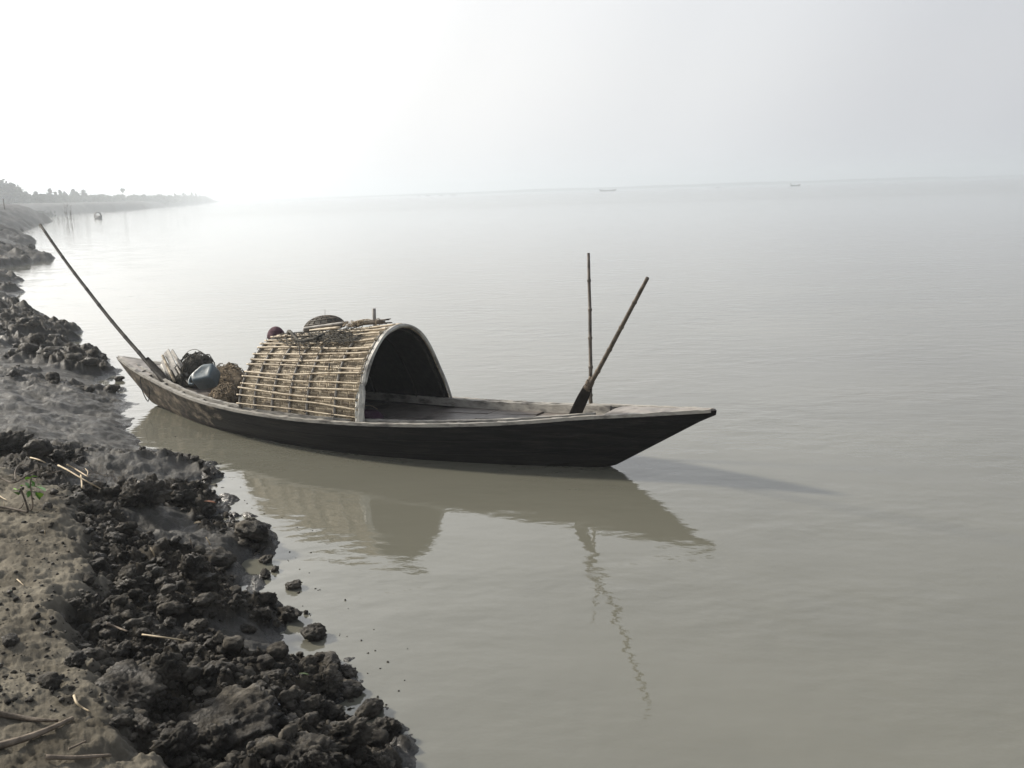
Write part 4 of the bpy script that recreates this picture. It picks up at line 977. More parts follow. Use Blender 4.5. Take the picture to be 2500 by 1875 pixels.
# ================================================================== BANK DETAILS
CV = {s: [clod_shape(s, k*1.37+.5, (.30, .42, .52)[k % 3], .8) for k in range(n)] for s, n in ((5, 6), (4, 12), (3, 12), (2, 8), (1, 5))}
CM = {s: [make_mesh('mud_clod', V, F, CLOD) for V, F in CV[s]] for s in (5, 4, 3)}
def put_clod(p, r, label, group=None, k=0, rz=0, name='mud_clod', sub=4, sq=1.0, sink=.25):
    me = CM[sub][k % len(CM[sub])]; o = bpy.data.objects.new(name, me); COL.objects.link(o)
    o.location = (p[0], p[1], p[2]+r*(.75*sq-sink)); o.scale = (r, r, r*sq); o.rotation_euler = (rnd.uniform(-.3, .3), rnd.uniform(-.3, .3), rz)
    ORG[o] = np.array(o.location); return tag(o, label, 'mud clod', group)
NAMED = [  # px, py (centre), radius px, label
 (716, 1427, 16, 'small jagged mud clod alone in the water, larger of the two lone ones'),
 (747, 1494, 8, 'tiny mud clod alone in the water just off the round pair of clods'),
 (552, 1256, 10, 'small upright mud clod at the inner corner of the little bay'),
 (612, 1288, 34, 'large mud clod jutting into the water at the head of the little bay'),
 (640, 1308, 22, 'dark lump leaning on the right foot of the large jutting clod'),
 (672, 1389, 11, 'small dark clod at the tip of the rubble just above the lone clod'),
 (648, 1398, 15, 'small rounded clod beside the dark tip of the rubble'),
 (650, 1364, 17, 'pointed clod on the waterline between the bay and the lone clod'),
 (352, 1205, 46, 'big squarish dark clod in the middle of the rubble below the boat stern'),
 (233, 1235, 22, 'dark rounded clod where the straws end, at the edge of the sand'),
 (260, 1240, 18, 'dark clod touching the one where the straws end'),
 (445, 1212, 28, 'peaked clod half way between the big squarish clod and the water'),
 (530, 1358, 32, 'tall block of mud near the upright stubble above the round clods'),
 (473, 1378, 42, 'pale topped mound of mud with a reed stub standing in it'),
 (497, 1418, 32, 'two-lobed clod directly below the mound with the reed stub'),
 (420, 1482, 24, 'knobbly clod in the dark hollow left of the round clods'),
 (646, 1496, 24, 'round smooth clod, left one of the pair at the waterline'),
 (704, 1497, 29, 'round smooth clod, right one of the pair at the waterline'),
 (606, 1533, 18, 'small round clod just below the pair at the waterline'),
 (768, 1541, 30, 'domed clod at the water edge right below the tiny lone clod'),
 (414, 1520, 19, 'small square dark clod on the ledge of the sand'),
 (805, 1609, 30, 'cracked dome of mud third along the water edge'),
 (850, 1638, 20, 'dark egg shaped clod touching the water beside the cracked dome'),
 (800, 1655, 36, 'big cracked clod directly below the cracked dome'),
 (858, 1682, 24, 'rough clod on the waterline below the egg shaped clod'),
 (597, 1668, 27, 'tall leaning clod in the middle of the foreground rubble'),
 (773, 1727, 37, 'broad tan topped clod near the white leaf scrap'),
 (902, 1727, 30, 'dark lump at the root of the last point of mud'),
 (942, 1775, 40, 'largest clod at the tip of the last point of mud'),
 (845, 1786, 46, 'broad dark clod between the last point and the white leaf scrap'),
 (565, 1745, 88, 'huge cracked slab of mud in the bottom foreground'),
 (524, 1808, 58, 'smooth bulging block below the huge cracked slab'),
 (764, 1822, 66, 'big sloping boulder of mud at the bottom edge right of centre'),
 (687, 1820, 32, 'wedge shaped clod between the two biggest bottom boulders'),
 (719, 1866, 55, 'rounded boulder of mud cut by the bottom edge of the picture'),
 (945, 1868, 45, 'round clod in the water at the very bottom, furthest right'),
 (312, 1665, 60, 'large mound of mud at the edge of the sand in the foreground'),
 (407, 1628, 52, 'long rough mound just above and right of the large foreground mound'),
 (181, 1612, 24, 'lone dark cube-like clod lying on the sand'),
 (27, 1560, 18, 'low worn clod on the sand at the left edge'),
 (430, 1812, 55, 'dark shaded block left of the smooth bulging block'),
 (18, 1085, 44, 'tall dark clod at the left edge above the plant'),
 (98, 1092, 30, 'dark round clod second from the left edge above the plant'),
 (140, 1108, 20, 'smaller dark clod third from the left edge above the plant'),
 (165, 1112, 15, 'smallest of the four dark clods in the row above the plant'),
 (252, 896, 8, 'small black clod in the shallows left of the boat, higher of two'),
 (291, 924, 10, 'small black clod in the shallows left of the boat, lower of two')]
def place_named():
    taken = []
    for i, (px, py, rp, lab) in enumerate(NAMED):
        p = on_ground(px, py+rp*.55); D = np.linalg.norm(p-cC); r = rp/FPX*D
        sub = 5 if rp > 34 else 4 if rp > 13 else 3
        p[2] = max(p[2], -.0); put_clod(p, r*.93, lab, None, i, i*1.9, sub=sub, sq=.85 if rp < 60 else .62, sink=.22); taken.append((px, py, rp))
    return taken
TAKEN = place_named()
def scatter():
    # medium clods, each its own object, in the broken strip along the near water
    placed = [(t[0], t[1], t[2]) for t in TAKEN]; n = 0; r = random.Random(31); tries = 0; used = {}
    SH = ['large lone clod in the water', 'tiny lone clod in the water', 'small upright clod in the bay', 'large clod jutting into the water', 'foot of the large jutting clod', 'dark clod at the rubble tip', 'small rounded clod by the rubble tip', 'pointed waterline clod',
          'big squarish dark clod', 'clod where the straws end', 'second clod by the straws', 'peaked clod', 'tall block near the stubble', 'mound with the reed stub', 'two-lobed clod', 'knobbly clod in the hollow', 'left clod of the round pair', 'right clod of the round pair',
          'round clod below the pair', 'domed clod at the water edge', 'square clod on the ledge', 'cracked dome', 'egg shaped clod', 'clod below the cracked dome', 'rough waterline clod', 'tall leaning clod', 'broad tan topped clod', 'lump at the root of the last point',
          'largest clod of the last point', 'broad dark clod near the white leaf', 'huge cracked slab', 'smooth bulging block', 'big sloping boulder', 'wedge shaped clod', 'boulder cut by the bottom edge', 'bottom clod furthest right', 'large mound by the sand', 'long rough mound', 'lone clod on the sand',
          'low worn clod on the sand', 'dark shaded block', 'tall clod at the left edge', 'second clod above the plant', 'third clod above the plant', 'smallest clod above the plant', 'higher black clod in the shallows', 'lower black clod in the shallows']
    DR = ['right of', 'below right of', 'below', 'below left of', 'left of', 'above left of', 'above', 'above right of']; ORD = ['', 'second ', 'third ', 'fourth ', 'fifth ', 'sixth ', 'seventh ']
    while n < 110 and tries < 6000:
        tries += 1
        px = r.uniform(120, 960); py = r.uniform(1150, 1890)
        p = at_z(px, py, .2); g = ground(np.array([p[0]]), np.array([p[1]])); d = float(g[1][0]); sd = float(g[2][0])
        if sd > .3 or d < .0: continue
        rp = r.choice([7, 8, 9, 10, 12, 14, 18, 23])*(.6+.6*(py-1100)/750)
        if any((px-a)**2+(py-b)**2 < (rp+c)**2*.60 for a, b, c in placed): continue
        p = on_ground(px, py); D = np.linalg.norm(p-cC); rr_ = rp/FPX*D
        g = ground(p[:1], p[1:2])
        if float(g[1][0]) < .03 or float(g[3][0]) < .45: continue
        k = min(range(len(TAKEN)), key=lambda i: (TAKEN[i][0]-px)**2+(TAKEN[i][1]-py)**2); an = math.atan2(py-TAKEN[k][1], px-TAKEN[k][0]); q = DR[int(round(an/(PI/4))) % 8]
        sz = 'little' if rp < 14 else 'middling'; key = (q, k, sz); c_ = used.get(key, 0); used[key] = c_+1
        put_clod(p, rr_, (ORD[min(c_, 6)]+sz+' mud clod '+q+' the '+SH[k]).strip(), 'mud clods strewn over the broken bank', n, r.uniform(0, 6), sub=3 if rp < 12 else 4, sq=r.uniform(.6, .95), sink=.34)
        placed.append((px, py, rp)); n += 1
    print('medium clods', n)
    # rubble too fine to count
    def rub(name, count, sub, lo, hi, region, seed, water=False):
        R_ = np.random.RandomState(seed); Vs = []; Fs = []; off = 0
        m = count*7; px = R_.uniform(region[0], region[1], m); py = R_.uniform(region[2], region[3], m)
        P = np.array([at_z(a, b, .0 if water else .2) for a, b in zip(px, py)]); h, d, sd, rg = ground(P[:, 0], P[:, 1]); 
        ok = ((rg > .55) & (sd < .5) & (d > .0)) if not water else ((d > -.35) & (d < -.01))
        if not water:
            keep_s = (sd >= .5) & (ds_near(P) < .35) & (R_.uniform(0, 1, m) < .13); ok = ok | keep_s
        idx = np.nonzero(ok)[0][:count]
        for i in idx:
            V, F = CV[sub][R_.randint(len(CV[sub]))]; D = math.hypot(P[i, 1], 2.0); r_ = lo*(hi/lo)**(R_.uniform()**2.2)
            a = R_.uniform(0, 6.28); ca, sa = math.cos(a), math.sin(a); v = V*r_; v = np.stack([v[:, 0]*ca-v[:, 1]*sa, v[:, 0]*sa+v[:, 1]*ca, v[:, 2]], 1)
            z = max(h[i], 0 if water else -.02)
            Vs.append(v+np.array([P[i, 0], P[i, 1], z+r_*.35])); Fs.append(F+off); off += len(V)
        if not Vs: return
        o = obj(name, np.concatenate(Vs), np.concatenate(Fs), CLOD); return o
    def ds_near(P): return sdist(P[:, 0], P[:, 1], sand)
    tag(rub('mud_rubble', 800, 3, .010, .040, (100, 980, 1080, 1900), 3), 'loose dark mud rubble covering the near bank', 'mud rubble', kind='stuff')
    tag(rub('mud_crumbs', 6500, 2, .003, .014, (0, 980, 1080, 1900), 4), 'fine mud crumbs between the clods', 'mud crumbs', kind='stuff')
    o = rub('floating_crumbs', 60, 1, .003, .008, (300, 1010, 1000, 1875), 6, True)
    if o: tag(o, 'specks of mud in the shallow water along the bank', 'mud crumbs', kind='stuff')
    # black lumps of the farther shore band
    R_ = np.random.RandomState(9); Vs = []; Fs = []; off = 0
    m = 9000; px = R_.uniform(-60, 330, m); py = 560+R_.uniform(0, 1, m)**1.0*400; P = np.array([at_z(a, b, .1) for a, b in zip(px, py)]); h, d, sd, rg = ground(P[:, 0], P[:, 1])
    idx = np.nonzero((rg > .30) & (d > -.06*P[:, 1]/12) & (P[:, 1] > 9.5))[0][:170]
    for i in idx:
        V, F = CV[3][R_.randint(12)]; r_ = (.015+.10*R_.uniform()**3)*np.clip(P[i, 1]/16, .5, 2.6); v = V*r_*np.array([R_.uniform(.8, 1.2), 1.0, R_.uniform(.8, 1.2)])
        Vs.append(v+np.array([P[i, 0], P[i, 1], max(h[i], -.01)+r_*.25])); Fs.append(F+off); off += len(V)
    o = obj('shore_mud_lumps', np.concatenate(Vs), np.concatenate(Fs), CLOD); tag(o, 'black mud lumps broken along the shore beyond the stern', 'mud lumps', kind='stuff')
scatter()

# ------------------------------------------------------------------ straws, sticks, leaves on the mud
def lay(pts, lift, r0, r1, mat, name, label, cat, k=6, arch=0):
    P = []
    for i, (x, y) in enumerate(pts):
        p = on_ground(x, y, lift); p[2] += lift*.3; P.append(p)
    if arch: 
        for i in range(1, len(P)-1): P[i][2] += arch
    Q = crom(P, 5); R = np.linspace(r0, r1, len(Q)); o = MB().tube(Q, list(R), k).build(name, mat, org=P[0]); return tag(o, label, cat)
lay([(75, 1123), (97, 1129), (112, 1136)], .06, .006, .004, STRAW, 'dry_straw', 'short pale straw, uppermost, behind the green plant', 'straw')
lay([(143, 1143), (168, 1156), (205, 1178), (247, 1201)], .07, .0065, .004, STRAW, 'dry_straw', 'longest pale straw, slanting from the dead stems to the dark clod', 'straw')
lay([(164, 1141), (188, 1154), (215, 1171)], .07, .0065, .004, STRAW, 'dry_straw', 'pale straw parallel to and above the longest straw', 'straw')
lay([(198, 1166), (200, 1182), (201, 1198)], .06, .0055, .005, STRAW, 'dry_straw', 'short pale straw pointing at the camera under the longest straw', 'straw')
lay([(209, 1150), (215, 1158), (213, 1168)], .06, .003, .003, STRAW, 'dry_straw', 'tiny bent straw beside the tip of the parallel straw', 'straw')
lay([(220, 1156), (240, 1161), (264, 1168)], .05, .003, .002, STICKB, 'thin_stem', 'thin grey stem right of the two long straws', 'stem')
lay([(116, 1162), (135, 1158), (156, 1152)], .05, .003, .002, STICKB, 'thin_stem', 'thin grey stem left of the two long straws', 'stem')
lay([(348, 1557), (400, 1564), (455, 1572)], .05, .004, .003, STRAW, 'dry_straw', 'long thin straw lying across the middle rubble', 'straw')
lay([(262, 1530), (285, 1539), (312, 1549)], .05, .006, .004, STICKB, 'dry_stick', 'short grey stick left of the long thin straw', 'stick')
lay([(-30, 1832), (60, 1806), (120, 1783), (178, 1756)], .015, .014, .007, STICKB, 'dry_stick', 'thick dry branch at the bottom left corner rising to the right', 'stick')
lay([(-20, 1742), (50, 1754), (95, 1760), (142, 1762)], .012, .012, .005, STICK, 'dry_stick', 'dark dry branch above the thick one at the left edge', 'stick')
lay([(181, 1702), (188, 1720), (203, 1732), (219, 1740)], .02, .005, .003, STRAW, 'curved_stem', 'curved pale stem between the sand branches and the rubble', 'stem')
lay([(112, 1851), (170, 1853), (225, 1850), (272, 1847)], .015, .008, .005, STICKB, 'dry_stick', 'light stick lying level near the bottom edge', 'stick')
lay([(168, 1832), (190, 1822), (210, 1812)], .015, .004, .003, STICKB, 'dry_stick', 'little twig just above the level light stick', 'stick')
lay([(42, 1416), (50, 1423), (58, 1431)], .012, .003, .002, STRAW, 'dry_straw', 'tiny straw on the sand below the plant, near the left edge', 'straw')
lay([(-5, 1208), (5, 1216), (17, 1222)], .012, .004, .003, STRAW, 'dry_straw', 'small pale straw on the sand at the left edge by the plant', 'straw')
lay([(-40, 1236), (20, 1242), (45, 1247), (68, 1252)], .015, .008, .006, STICK, 'fallen_branch', 'dark fallen branch lying from the left edge to the foot of the plant', 'branch')
lay([(-10, 1168), (10, 1176), (34, 1184), (60, 1170), (80, 1158), (100, 1150)], .05, .006, .004, STICK, 'dead_vine', 'dead brown vine lying behind the plant', 'vine')
lay([(40, 1184), (38, 1165), (45, 1150), (58, 1145), (72, 1150)], .10, .005, .003, STICK, 'dead_vine', 'arched dead vine loop at the left behind the plant', 'vine')
def stub(px, py, hpx, lean, r_, mat, label, name='reed_stub'):
    p = on_ground(px, py); D = np.linalg.norm(p-cC); h = hpx/FPX*D*1.05; o = MB().tube([p-np.array([0, 0, .02]), p+np.array([lean*h*.5, 0, h*.5]), p+np.array([lean*h, 0, h])], [r_, r_*.9, r_*.75], 6).build(name, mat, org=p); tag(o, label, 'stub')
stub(381, 1360, 22, -.45, .005, STRAW, 'pale reed stub leaning left, the left one of the upright stubs')
stub(475, 1352, 34, -.2, .0045, STICKB, 'grey reed stub standing in the pale topped mound')
stub(516, 1332, 20, -.5, .004, STRAW, 'greenish forked stub right of the grey reed stub')
stub(11, 1240, 14, 0, .002, STRAW, 'very short straw stub on the sand left of the plant foot')
stub(110, 1305, 9, 0, .0025, STRAW, 'short straw stub on the sand in front of the plant')
def leaf(name, px, py, L_, W_, ang, mat, label, lift=.01, curl=.3):
    p = on_ground(px, py, lift); d = np.array([math.cos(ang), math.sin(ang), 0]); s_ = np.array([-d[1], d[0], 0]); rows = []
    for i in range(9):
        q = i/8; wdt = W_*math.sin(PI*min(q*.96+.03, 1))**.8; rows.append([p+d*(q-.5)*L_+s_*wdt*k+np.array([0, 0, curl*W_*abs(k)+curl*L_*.25*math.sin(q*3)]) for k in (-1, -.5, 0, .5, 1)])
    mb = MB(); mb.grid(np.array(rows)); o = mb.build(name, mat, org=p); md = o.modifiers.new('t', 'SOLIDIFY'); md.thickness = .0015; tag(o, label, 'leaf' if 'leaf' in name else 'scrap')
leaf('white_leaf', 668, 1718, .07, .010, -.5, PLASTIC, 'white curled leaf scrap in the foreground rubble')
leaf('green_leaf', 743, 1647, .05, .006, -.35, LEAFM, 'thin green leaf blade on the clods by the water edge')
leaf('dead_leaf', 508, 1228, .13, .016, -.3, RUST, 'reddish brown curled leaf by the little bay')
leaf('yellow_leaf', 483, 1278, .05, .02, .4, STRAW, 'small pale yellow leaf on the mud above the bay')
leaf('white_scrap', 424, 1222, .09, .035, .9, PLASTIC, 'crumpled whitish scrap right of the big squarish clod')
# sapling
def sapling():
    b0 = on_ground(70, 1250); D = np.linalg.norm(b0-cC); s = D/FPX
    t = thing('green_sapling', 'small leafy green sapling growing from the sand at the left edge', 'plant', b0)
    def q(px, py, dy=0): p = at_y(px, py, b0[1]+dy); return p
    MB().tube(crom([b0, q(64, 1230), q(57, 1210), q(50, 1192)], 5), [.006]*8+[.005]*8, 6).build('stem', STICK, t)
    MB().tube(crom([b0+np.array([.01, 0, 0]), q(80, 1232), q(76, 1205), q(74, 1180), q(77, 1167)], 5), .0045, 6).build('stem', STICKB, t)
    MB().tube(crom([q(45, 1243), q(53, 1238), q(58, 1228)], 4), .003, 5).build('stem', STICK, t)
    LF = [(62, 1171, 76, 1163, 'g'), (76, 1164, 93, 1162, 'g'), (76, 1186, 112, 1193, 'd'), (90, 1182, 104, 1186, 'd'), (75, 1172, 86, 1186, 'd'), (50, 1186, 62, 1185, 'g'), (37, 1195, 49, 1193, 'g'), (88, 1201, 98, 1218, 'd'),
          (72, 1198, 68, 1214, 'd'), (34, 1201, 46, 1206, 'd'), (84, 1176, 78, 1188, 'd'), (97, 1203, 99, 1212, 'g'), (64, 1178, 72, 1190, 'd')]
    for i, (x0, y0, x1, y1, m) in enumerate(LF):
        a = q(x0, y0, rnd.uniform(-.03, .03)); b = q(x1, y1, rnd.uniform(-.05, .05)); d = b-a; ln = np.linalg.norm(d); d /= ln; sd = np.cross(d, np.array([.1, .5, .86])); sd /= np.linalg.norm(sd); up = np.cross(sd, d); rows = []
        for k in range(7):
            tt = k/6; wd = ln*.30*math.sin(PI*min(tt*.93+.05, 1)); rows.append([a+d*ln*tt+sd*wd*j+up*(.25*wd*abs(j)-.12*ln*tt*tt) for j in (-1, 0, 1)])
        mb = MB(); mb.grid(np.array(rows)); mb.build('leaf', LEAFG if m == 'g' else LEAFD, t)
sapling()
# weeds: sparse dry grass on the mud behind the plant
def weeds():
    mb = MB(); r = random.Random(8)
    for _ in range(150):
        px = r.uniform(70, 330); py = r.uniform(1128, 1180)+max(0, px-200)*.25
        p = on_ground(px, py); h = r.uniform(.02, .07); a = r.uniform(0, 6); mb.tube([p, p+np.array([math.cos(a)*h*.4, math.sin(a)*h*.4, h*.6]), p+np.array([math.cos(a)*h, math.sin(a)*h, h*r.uniform(.3, 1)])], [.0014, .001, .0006], 3)
    tag(mb.build('dead_grass', STICKB), 'sparse withered grass among the clods behind the plant', 'grass', kind='stuff')
weeds()

# ================================================================== FAR BANK
def tris_cloud(R_, centres, radii, n, size, squash=1.0):
    """many small leaf-clump faces spread through lobes"""
    k = R_.randint(0, len(centres), n); c = np.asarray(centres)[k]; rr_ = np.asarray(radii)[k]
    d = R_.normal(size=(n, 3)); d /= np.linalg.norm(d, axis=1)[:, None]; rad = rr_*np.minimum(np.abs(R_.normal(0, .8, n)), 1.25)
    p = c+d*rad[:, None]*np.array([1, 1, squash]); a = R_.normal(size=(n, 3)); a /= np.linalg.norm(a, axis=1)[:, None]; b = np.cross(a, R_.normal(size=(n, 3))); b /= np.linalg.norm(b, axis=1)[:, None]
    s = size*R_.uniform(.6, 1.4, n)[:, None]
    V = np.stack([p+a*s, p+b*s, p-a*s*.9+b*s*.2, p-b*s], 1).reshape(-1, 3); F = np.arange(4*n).reshape(n, 4); return V, F
shore_d = [(0, 230), (95, 245), (176, 300), (230, 330), (300, 400), (350, 440), (400, 500), (440, 610), (470, 720), (500, 850), (520, 1000)]
def shore_D(px): return float(np.interp(px, [a for a, _ in shore_d], [b for _, b in shore_d]))
def far_tree(px, pytop, wpx, kind, i, label, extra=25, name='far_tree'):
    D = shore_D(px)+extra; top = at_y(px, pytop, D); gx = top[0]; gz = ground_at(gx, D); H = max(top[2]-gz, 1.5); W_ = wpx/FPX*D; R_ = np.random.RandomState(100+i)
    t = thing(name, label, 'tree', (gx, D, gz-.2), 'trees along the far left bank'); base = np.array([gx, D, gz-.2]); r = random.Random(i)
    lean = r.uniform(-.03, .03)*H
    trunk = [base, base+np.array([lean*.5, 0, H*.4]), base+np.array([lean, 0, H*.8])]
    mb = MB(); mb.tube(trunk, [H*.022, H*.016, H*.006], 6)
    for _ in range(4):
        z = r.uniform(.35, .7)*H; a = r.uniform(0, 6); s0 = base+np.array([lean*z/H, 0, z]); mb.tube([s0, s0+np.array([math.cos(a)*W_*.3, math.sin(a)*W_*.3, H*.12])], [H*.008, H*.003], 4)
    mb.build('trunk', TRUNK, t)
    C = []; Rr = []
    if kind == 'col':
        for z in np.linspace(.3, .93, 7): C.append(base+np.array([lean*z+r.uniform(-.15, .15)*W_, r.uniform(-.2, .2)*W_, H*z])); Rr.append(W_*.42*math.sin(PI*min(.15+z*.8, .95))**.7+.15)
    elif kind == 'top':
        for _ in range(6): C.append(base+np.array([lean+r.uniform(-.45, .45)*W_, r.uniform(-.3, .3)*W_, H*r.uniform(.72, .95)])); Rr.append(W_*r.uniform(.12, .26))
    elif kind == 'cone':
        for z in np.linspace(.25, .95, 7): C.append(base+np.array([r.uniform(-.1, .1)*W_, 0, H*z])); Rr.append(W_*.55*(1.12-z)+.12)
    else:
        for _ in range(17): C.append(base+np.array([r.uniform(-.45, .45)*W_, r.uniform(-.35, .35)*W_, H*r.uniform(.38, .93)])); Rr.append(W_*r.uniform(.09, .24))
    V, F = tris_cloud(R_, C, Rr, 2600 if wpx > 30 else 1100 if wpx > 14 else 620, max(.24, W_*.055)); obj('crown', V, F, CROWN if i % 3 else CROWN2, t, smooth=False)
TR = [(2, 446, 46, 'r', 'bulky hazy tree cut by the left picture edge, tallest of the far bank'), (16, 448, 40, 'r', 'broad dark crown second from the left edge'), (34, 457, 34, 'r', 'broad crown sloping down right of the tallest clump'), (-22, 442, 52, 'r', 'large tree just at the left picture edge'),
      (55, 472, 14, 'r', 'small crown with a ragged top left of the wind-bent tree'), (65, 468, 16, 'top', 'wind-bent small tree with its crown leaning right above the near hill'), (85, 467, 10, 'col', 'slim pale tree just right of the wind-bent tree'), (98, 471, 13, 'r', 'low round tree between two slim ones'),
      (107, 472, 10, 'r', 'low tree left of the tall columnar one'), (120, 460, 10, 'col', 'tall narrow columnar tree standing above the first part of the row'), (134, 468, 10, 'cone', 'pointed tree right of the tall columnar one'), (146, 463, 11, 'cone', 'pair-topped pointed tree in the first part of the row'), (160, 466, 10, 'r', 'feathery tree left of the broad cone'),
      (177, 461, 17, 'cone', 'broad cone-shaped tree in the middle left of the row'), (188, 468, 9, 'col', 'slim tree touching the broad cone'), (202, 463, 14, 'col', 'oval tree with a clear gap on its right'), (211, 474, 12, 'r', 'low shoulder of foliage right of the oval tree'),
      (299, 459, 9, 'top', 'lone tall thin tree with a tufted top rising far above the row'), (294, 474, 16, 'r', 'round tree at the foot of the lone tall tree'), (262, 477, 16, 'r', 'low round tree left of the lone tall tree'), (232, 478, 16, 'r', 'low wide tree past the oval one'),
      (352, 475, 10, 'cone', 'small pointed tree right of the lone tall tree'), (388, 473, 12, 'r', 'rounded tree midway to the point'), (408, 476, 10, 'r', 'second rounded tree midway to the point'), (427, 472, 9, 'cone', 'pointed tree a third from the end of the row'), (449, 470, 11, 'r', 'squarish tree near the end of the row'),
      (467, 469, 8, 'cone', 'sharp pointed tree near the end, left of two'), (478, 471, 9, 'cone', 'sharp pointed tree near the end, right of two'), (498, 478, 7, 'r', 'last small tree before the bare point')]
for i, (px, py, wp, kd, lb) in enumerate(TR): far_tree(px, py, wp, kd, i, lb, extra=12+(i*7) % 23)
def far_wood():
    R_ = np.random.RandomState(55); Vs = []; Fs = []; off = 0
    tops = [(-80, 470), (0, 474), (40, 478), (60, 482), (110, 479), (150, 478), (215, 479), (290, 480), (350, 480), (400, 479), (450, 478), (480, 480), (500, 483), (512, 487)]
    for px in np.arange(-90, 512, 3.2):
        D0 = shore_D(px)+R_.uniform(14, 40); yt = np.interp(px, [a for a, _ in tops], [b for _, b in tops])+R_.uniform(-2.0, 3.5)
        if px < 60: D0 += 0
        top = at_y(px, yt, D0); gz = ground_at(top[0], D0); H = top[2]-gz; W_ = 9/FPX*D0
        C = [np.array([top[0]+R_.uniform(-.6, .6)*W_, D0+R_.uniform(-2, 2), gz+H*z]) for z in (.15, .35, .55, .75, .88)]
        V, F = tris_cloud(R_, C, [W_*.75, W_*.8, W_*.8, W_*.65, W_*.45], 150, max(.32, W_*.13)); Vs.append(V); Fs.append(F+off); off += len(V)
    o = obj('far_wood', np.concatenate(Vs), np.concatenate(Fs), CROWN, smooth=False); tag(o, 'continuous mass of low trees and scrub along the far left bank', 'woods', kind='stuff')
    # scrub on the near hill crest and the hazy bushes under it
    Vs = []; Fs = []; off = 0
    for px, py, D, s_ in [(100, 508, 190, 1.0), (90, 512, 185, .9), (112, 512, 200, 1.1), (80, 508, 190, .8)]:
        c = at_y(px, py, D); c[2] = ground_at(c[0], D)+.4; V, F = tris_cloud(R_, [c, c+np.array([.8, 0, .3])], [s_, s_*.8], 130, .22); Vs.append(V); Fs.append(F+off); off += len(V)
    o = obj('hill_scrub', np.concatenate(Vs), np.concatenate(Fs), CROWN2, smooth=False); tag(o, 'low scrub at the foot of the hazy hill by the inlet', 'scrub', kind='stuff')
far_wood()
# post on the hill
p = at_y(9.5, 499, 110); gz = ground_at(p[0], 110); ht = at_y(9.5, 485, 110)[2]; MBp = MB().tube([np.array([p[0], 110, gz-.1]), np.array([p[0], 110, max(ht, gz+.9)])], .07, 7)
t = thing('hill_post', 'thin dark post with a pale top standing on the hill at the left edge', 'post', (p[0], 110, gz)); MBp.build('shaft', STICK, t)
MB().tube([np.array([p[0], 110, max(ht, gz+.9)]), np.array([p[0], 110, max(ht, gz+.9)+.16])], .08, 7).build('pale_cap', PLASTIC, t)
# brush stakes standing in the water by the point
def stakes():
    lb = ['leftmost short crooked stake by the mud point', 'low leaning stake second from the point', 'forked stake third from the point', 'bent stake leaning right toward the forked one', 'stake with a crossing twig', 'short stake just left of the tall brush',
          'tallest bushy branch in the middle of the brush stakes', 'straight thin branch beside the tallest one', 'branch leaning left behind the tallest one', 'twiggy stake right of the tallest branch', 'short end stake right of the brush', 'lone thin stake furthest right']
    X = [(129, 541, 8, -.5), (134, 542, 9, -.6), (140, 543, 13, .2), (147, 542, 9, -.5), (152, 541, 14, .1), (159, 541, 10, -.3), (165, 544, 40, -.05), (168, 545, 46, .03), (172, 543, 36, .12), (176, 544, 30, -.1), (180, 542, 16, .1), (194, 527, 9, .1)]
    for i, (px, py, h, ln) in enumerate(X):
        p = at_z(px, py, 0); D = p[1]; hh = h/FPX*D; r = random.Random(i+60); mb = MB(); base = p-np.array([0, 0, .4]); top = p+np.array([ln*hh, 0, hh]); mid = (p+top)/2+np.array([r.uniform(-.1, .1)*hh, 0, 0]); mb.tube([base, p, mid, top], [.032, .03, .022, .01], 5)
        for k in range(16 if h > 25 else 6):
            q = r.uniform(.15, .95); s0 = p+(top-p)*q; a = r.uniform(-1, 1); l2 = hh*r.uniform(.12, .35); mb.tube([s0, s0+np.array([a*l2, r.uniform(-.5, .5)*l2, l2*.8])], [.014, .006], 4)
        tag(mb.build('brush_stake', STICK, org=p), lb[i], 'stake', 'brush stakes in the water by the mud point')
stakes()
# ------------------------------------------------------------------ far boats
def far_boat(c, L_, B_, ang, name, label, hood=None, stern=0.0, free=.35, hood_len=.4, hood_h=.9, parts=True):
    t = thing(name, label, 'boat', c); ca, sa = math.cos(ang), math.sin(ang); ax = np.array([ca, sa, 0]); sd = np.array([-sa, ca, 0]); c = np.array(c, float); rows = []
    for u in np.linspace(-1, 1, 21):
        hb = B_*.5*(1-abs(u)**2.6)+.03; zs = free+free*.9*u*u*(1.0 if u < 0 else .8)+stern*max(0, -u-.7)*3; k = -.15+(zs+.1)*max(0, abs(u)-.8)*5*.85; row = []
        for a in np.linspace(0, 1, 9): row.append(c+ax*u*L_/2+sd*hb*math.cos(PI*a)+np.array([0, 0, zs-(zs-k)*math.sin(PI*a)**.7]))
        rows.append(row)
    mb = MB(); G = np.array(rows); mb.grid(G, close=True); mb.build('hull', BOATD, t)
    if hood:
        u0, u1 = hood; rows = []
        for u in np.linspace(u0, u1, 6): rows.append([c+ax*u*L_/2+sd*math.cos(a)*B_*.52+np.array([0, 0, free+hood_h*math.sin(a)]) for a in np.linspace(0, PI, 17)])
        G = np.array(rows); mb = MB(); mb.grid(G); o = mb.build('hood', MATD, t); md = o.modifiers.new('t', 'SOLIDIFY'); md.thickness = .07
    return t, c, ax, sd
c = at_z(240, 534, 0); far_boat(c, 5.2, 1.0, math.atan2(c[1], c[0])+.10, 'covered_boat', 'small covered boat with an open arched hood, seen end-on in the far bright water', hood=(-.25, .35), free=.28, hood_h=.72)
t, c, ax, sd = far_boat((at_y(1484, 461, 700)[0], 700, 0), 12.5, 1.8, .06, 'barge', 'long low dark barge near the opposite shore, left of the raised stern boat', free=.75)
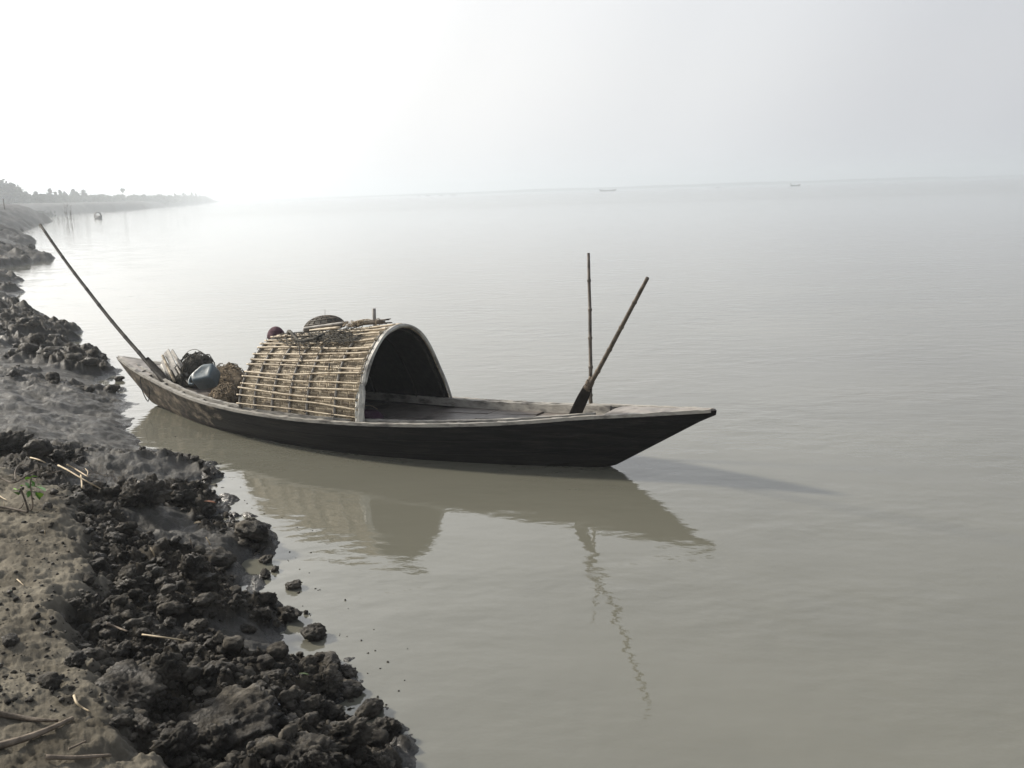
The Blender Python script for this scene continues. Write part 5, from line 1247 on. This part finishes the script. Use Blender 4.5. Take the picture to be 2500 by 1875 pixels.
t, c, ax, sd = far_boat((at_y(1942, 446, 560)[0], 560, 0), 6.0, 1.5, PI+.1, 'motor_boat', 'small boat with a raised post at its left end near the opposite shore', free=.55)
C0 = c-ax*(-2.6)+np.array([0, 0, .3]); MB().tube([C0, C0+np.array([0, 0, 1.4])], .16, 6).build('stern_post', BOATD, t); MB().tube([C0+np.array([.9, 0, .25]), C0+np.array([1.0, 0, .95])], .25, 6).build('helmsman_shape', BOATD, t) if False else None
for i, (px, D, L_, lb) in enumerate([(1022, 900, 1.6, 'first and smallest of four far dots of boats'), (1045, 880, 2.6, 'second of four far boats under the haze'), (1077, 900, 2.0, 'third of four far boats under the haze'), (1106, 860, 2.8, 'fourth and longest of the four far boats left of the barge')]):
    far_boat((at_y(px, 470, D)[0], D, 0), L_*1.4, 1.4, .1, 'distant_boat', lb, free=.5)
far_boat((at_y(1753, 452, 720)[0], 720, 0), 3.0, 1.2, .05, 'distant_boat', 'low flat boat between the barge and the raised stern boat', free=.3)
# opposite shore
def opposite_shore():
    R_ = np.random.RandomState(5); D = 1450; xs = np.linspace(-420, 1500, 400); mb = MB()
    top = 3.6+1.0*np.array([mnoise.noise(Vector((x*.01, 0, 0))) for x in xs])+R_.uniform(-.25, .25, 400); top *= sm(-420, 150, xs)*.8+.2; top *= np.where(xs > 640, .55, 1)
    rows = [[(x, D-20, -.5) for x in xs], [(x, D-12, t_*.35) for x, t_ in zip(xs, top)], [(x, D, t_) for x, t_ in zip(xs, top)], [(x, D+60, t_) for x, t_ in zip(xs, top)], [(x, D+90, -.5) for x in xs]]
    mb.grid(np.array(rows)); tag(mb.build('distant_shore', CROWN2), kind='structure')
opposite_shore()

# ================================================================== HAZE
def haze():
    x0, x1, y0, y1, z0, z1 = -2600, 2600, -40, 1700, -1.5, 16
    C = [(x0, y0, z0), (x1, y0, z0), (x1, y1, z0), (x0, y1, z0), (x0, y0, z1), (x1, y0, z1), (x1, y1, z1), (x0, y1, z1)]
    o = MB().box8(C).build('haze', None, smooth=False); tag(o, 'pale morning haze over the river', 'haze', kind='stuff')
    m = bpy.data.materials.new('haze_air'); m.use_nodes = True; t = m.node_tree; t.nodes.clear(); oo = N(t, 'ShaderNodeOutputMaterial'); v = N(t, 'ShaderNodeVolumePrincipled')
    v.inputs['Color'].default_value = (.88, .94, 1, 1); v.inputs['Density'].default_value = .0016; v.inputs['Anisotropy'].default_value = .5
    L(t, v.outputs[0], oo.inputs['Volume']); o.data.materials.append(m)
haze()
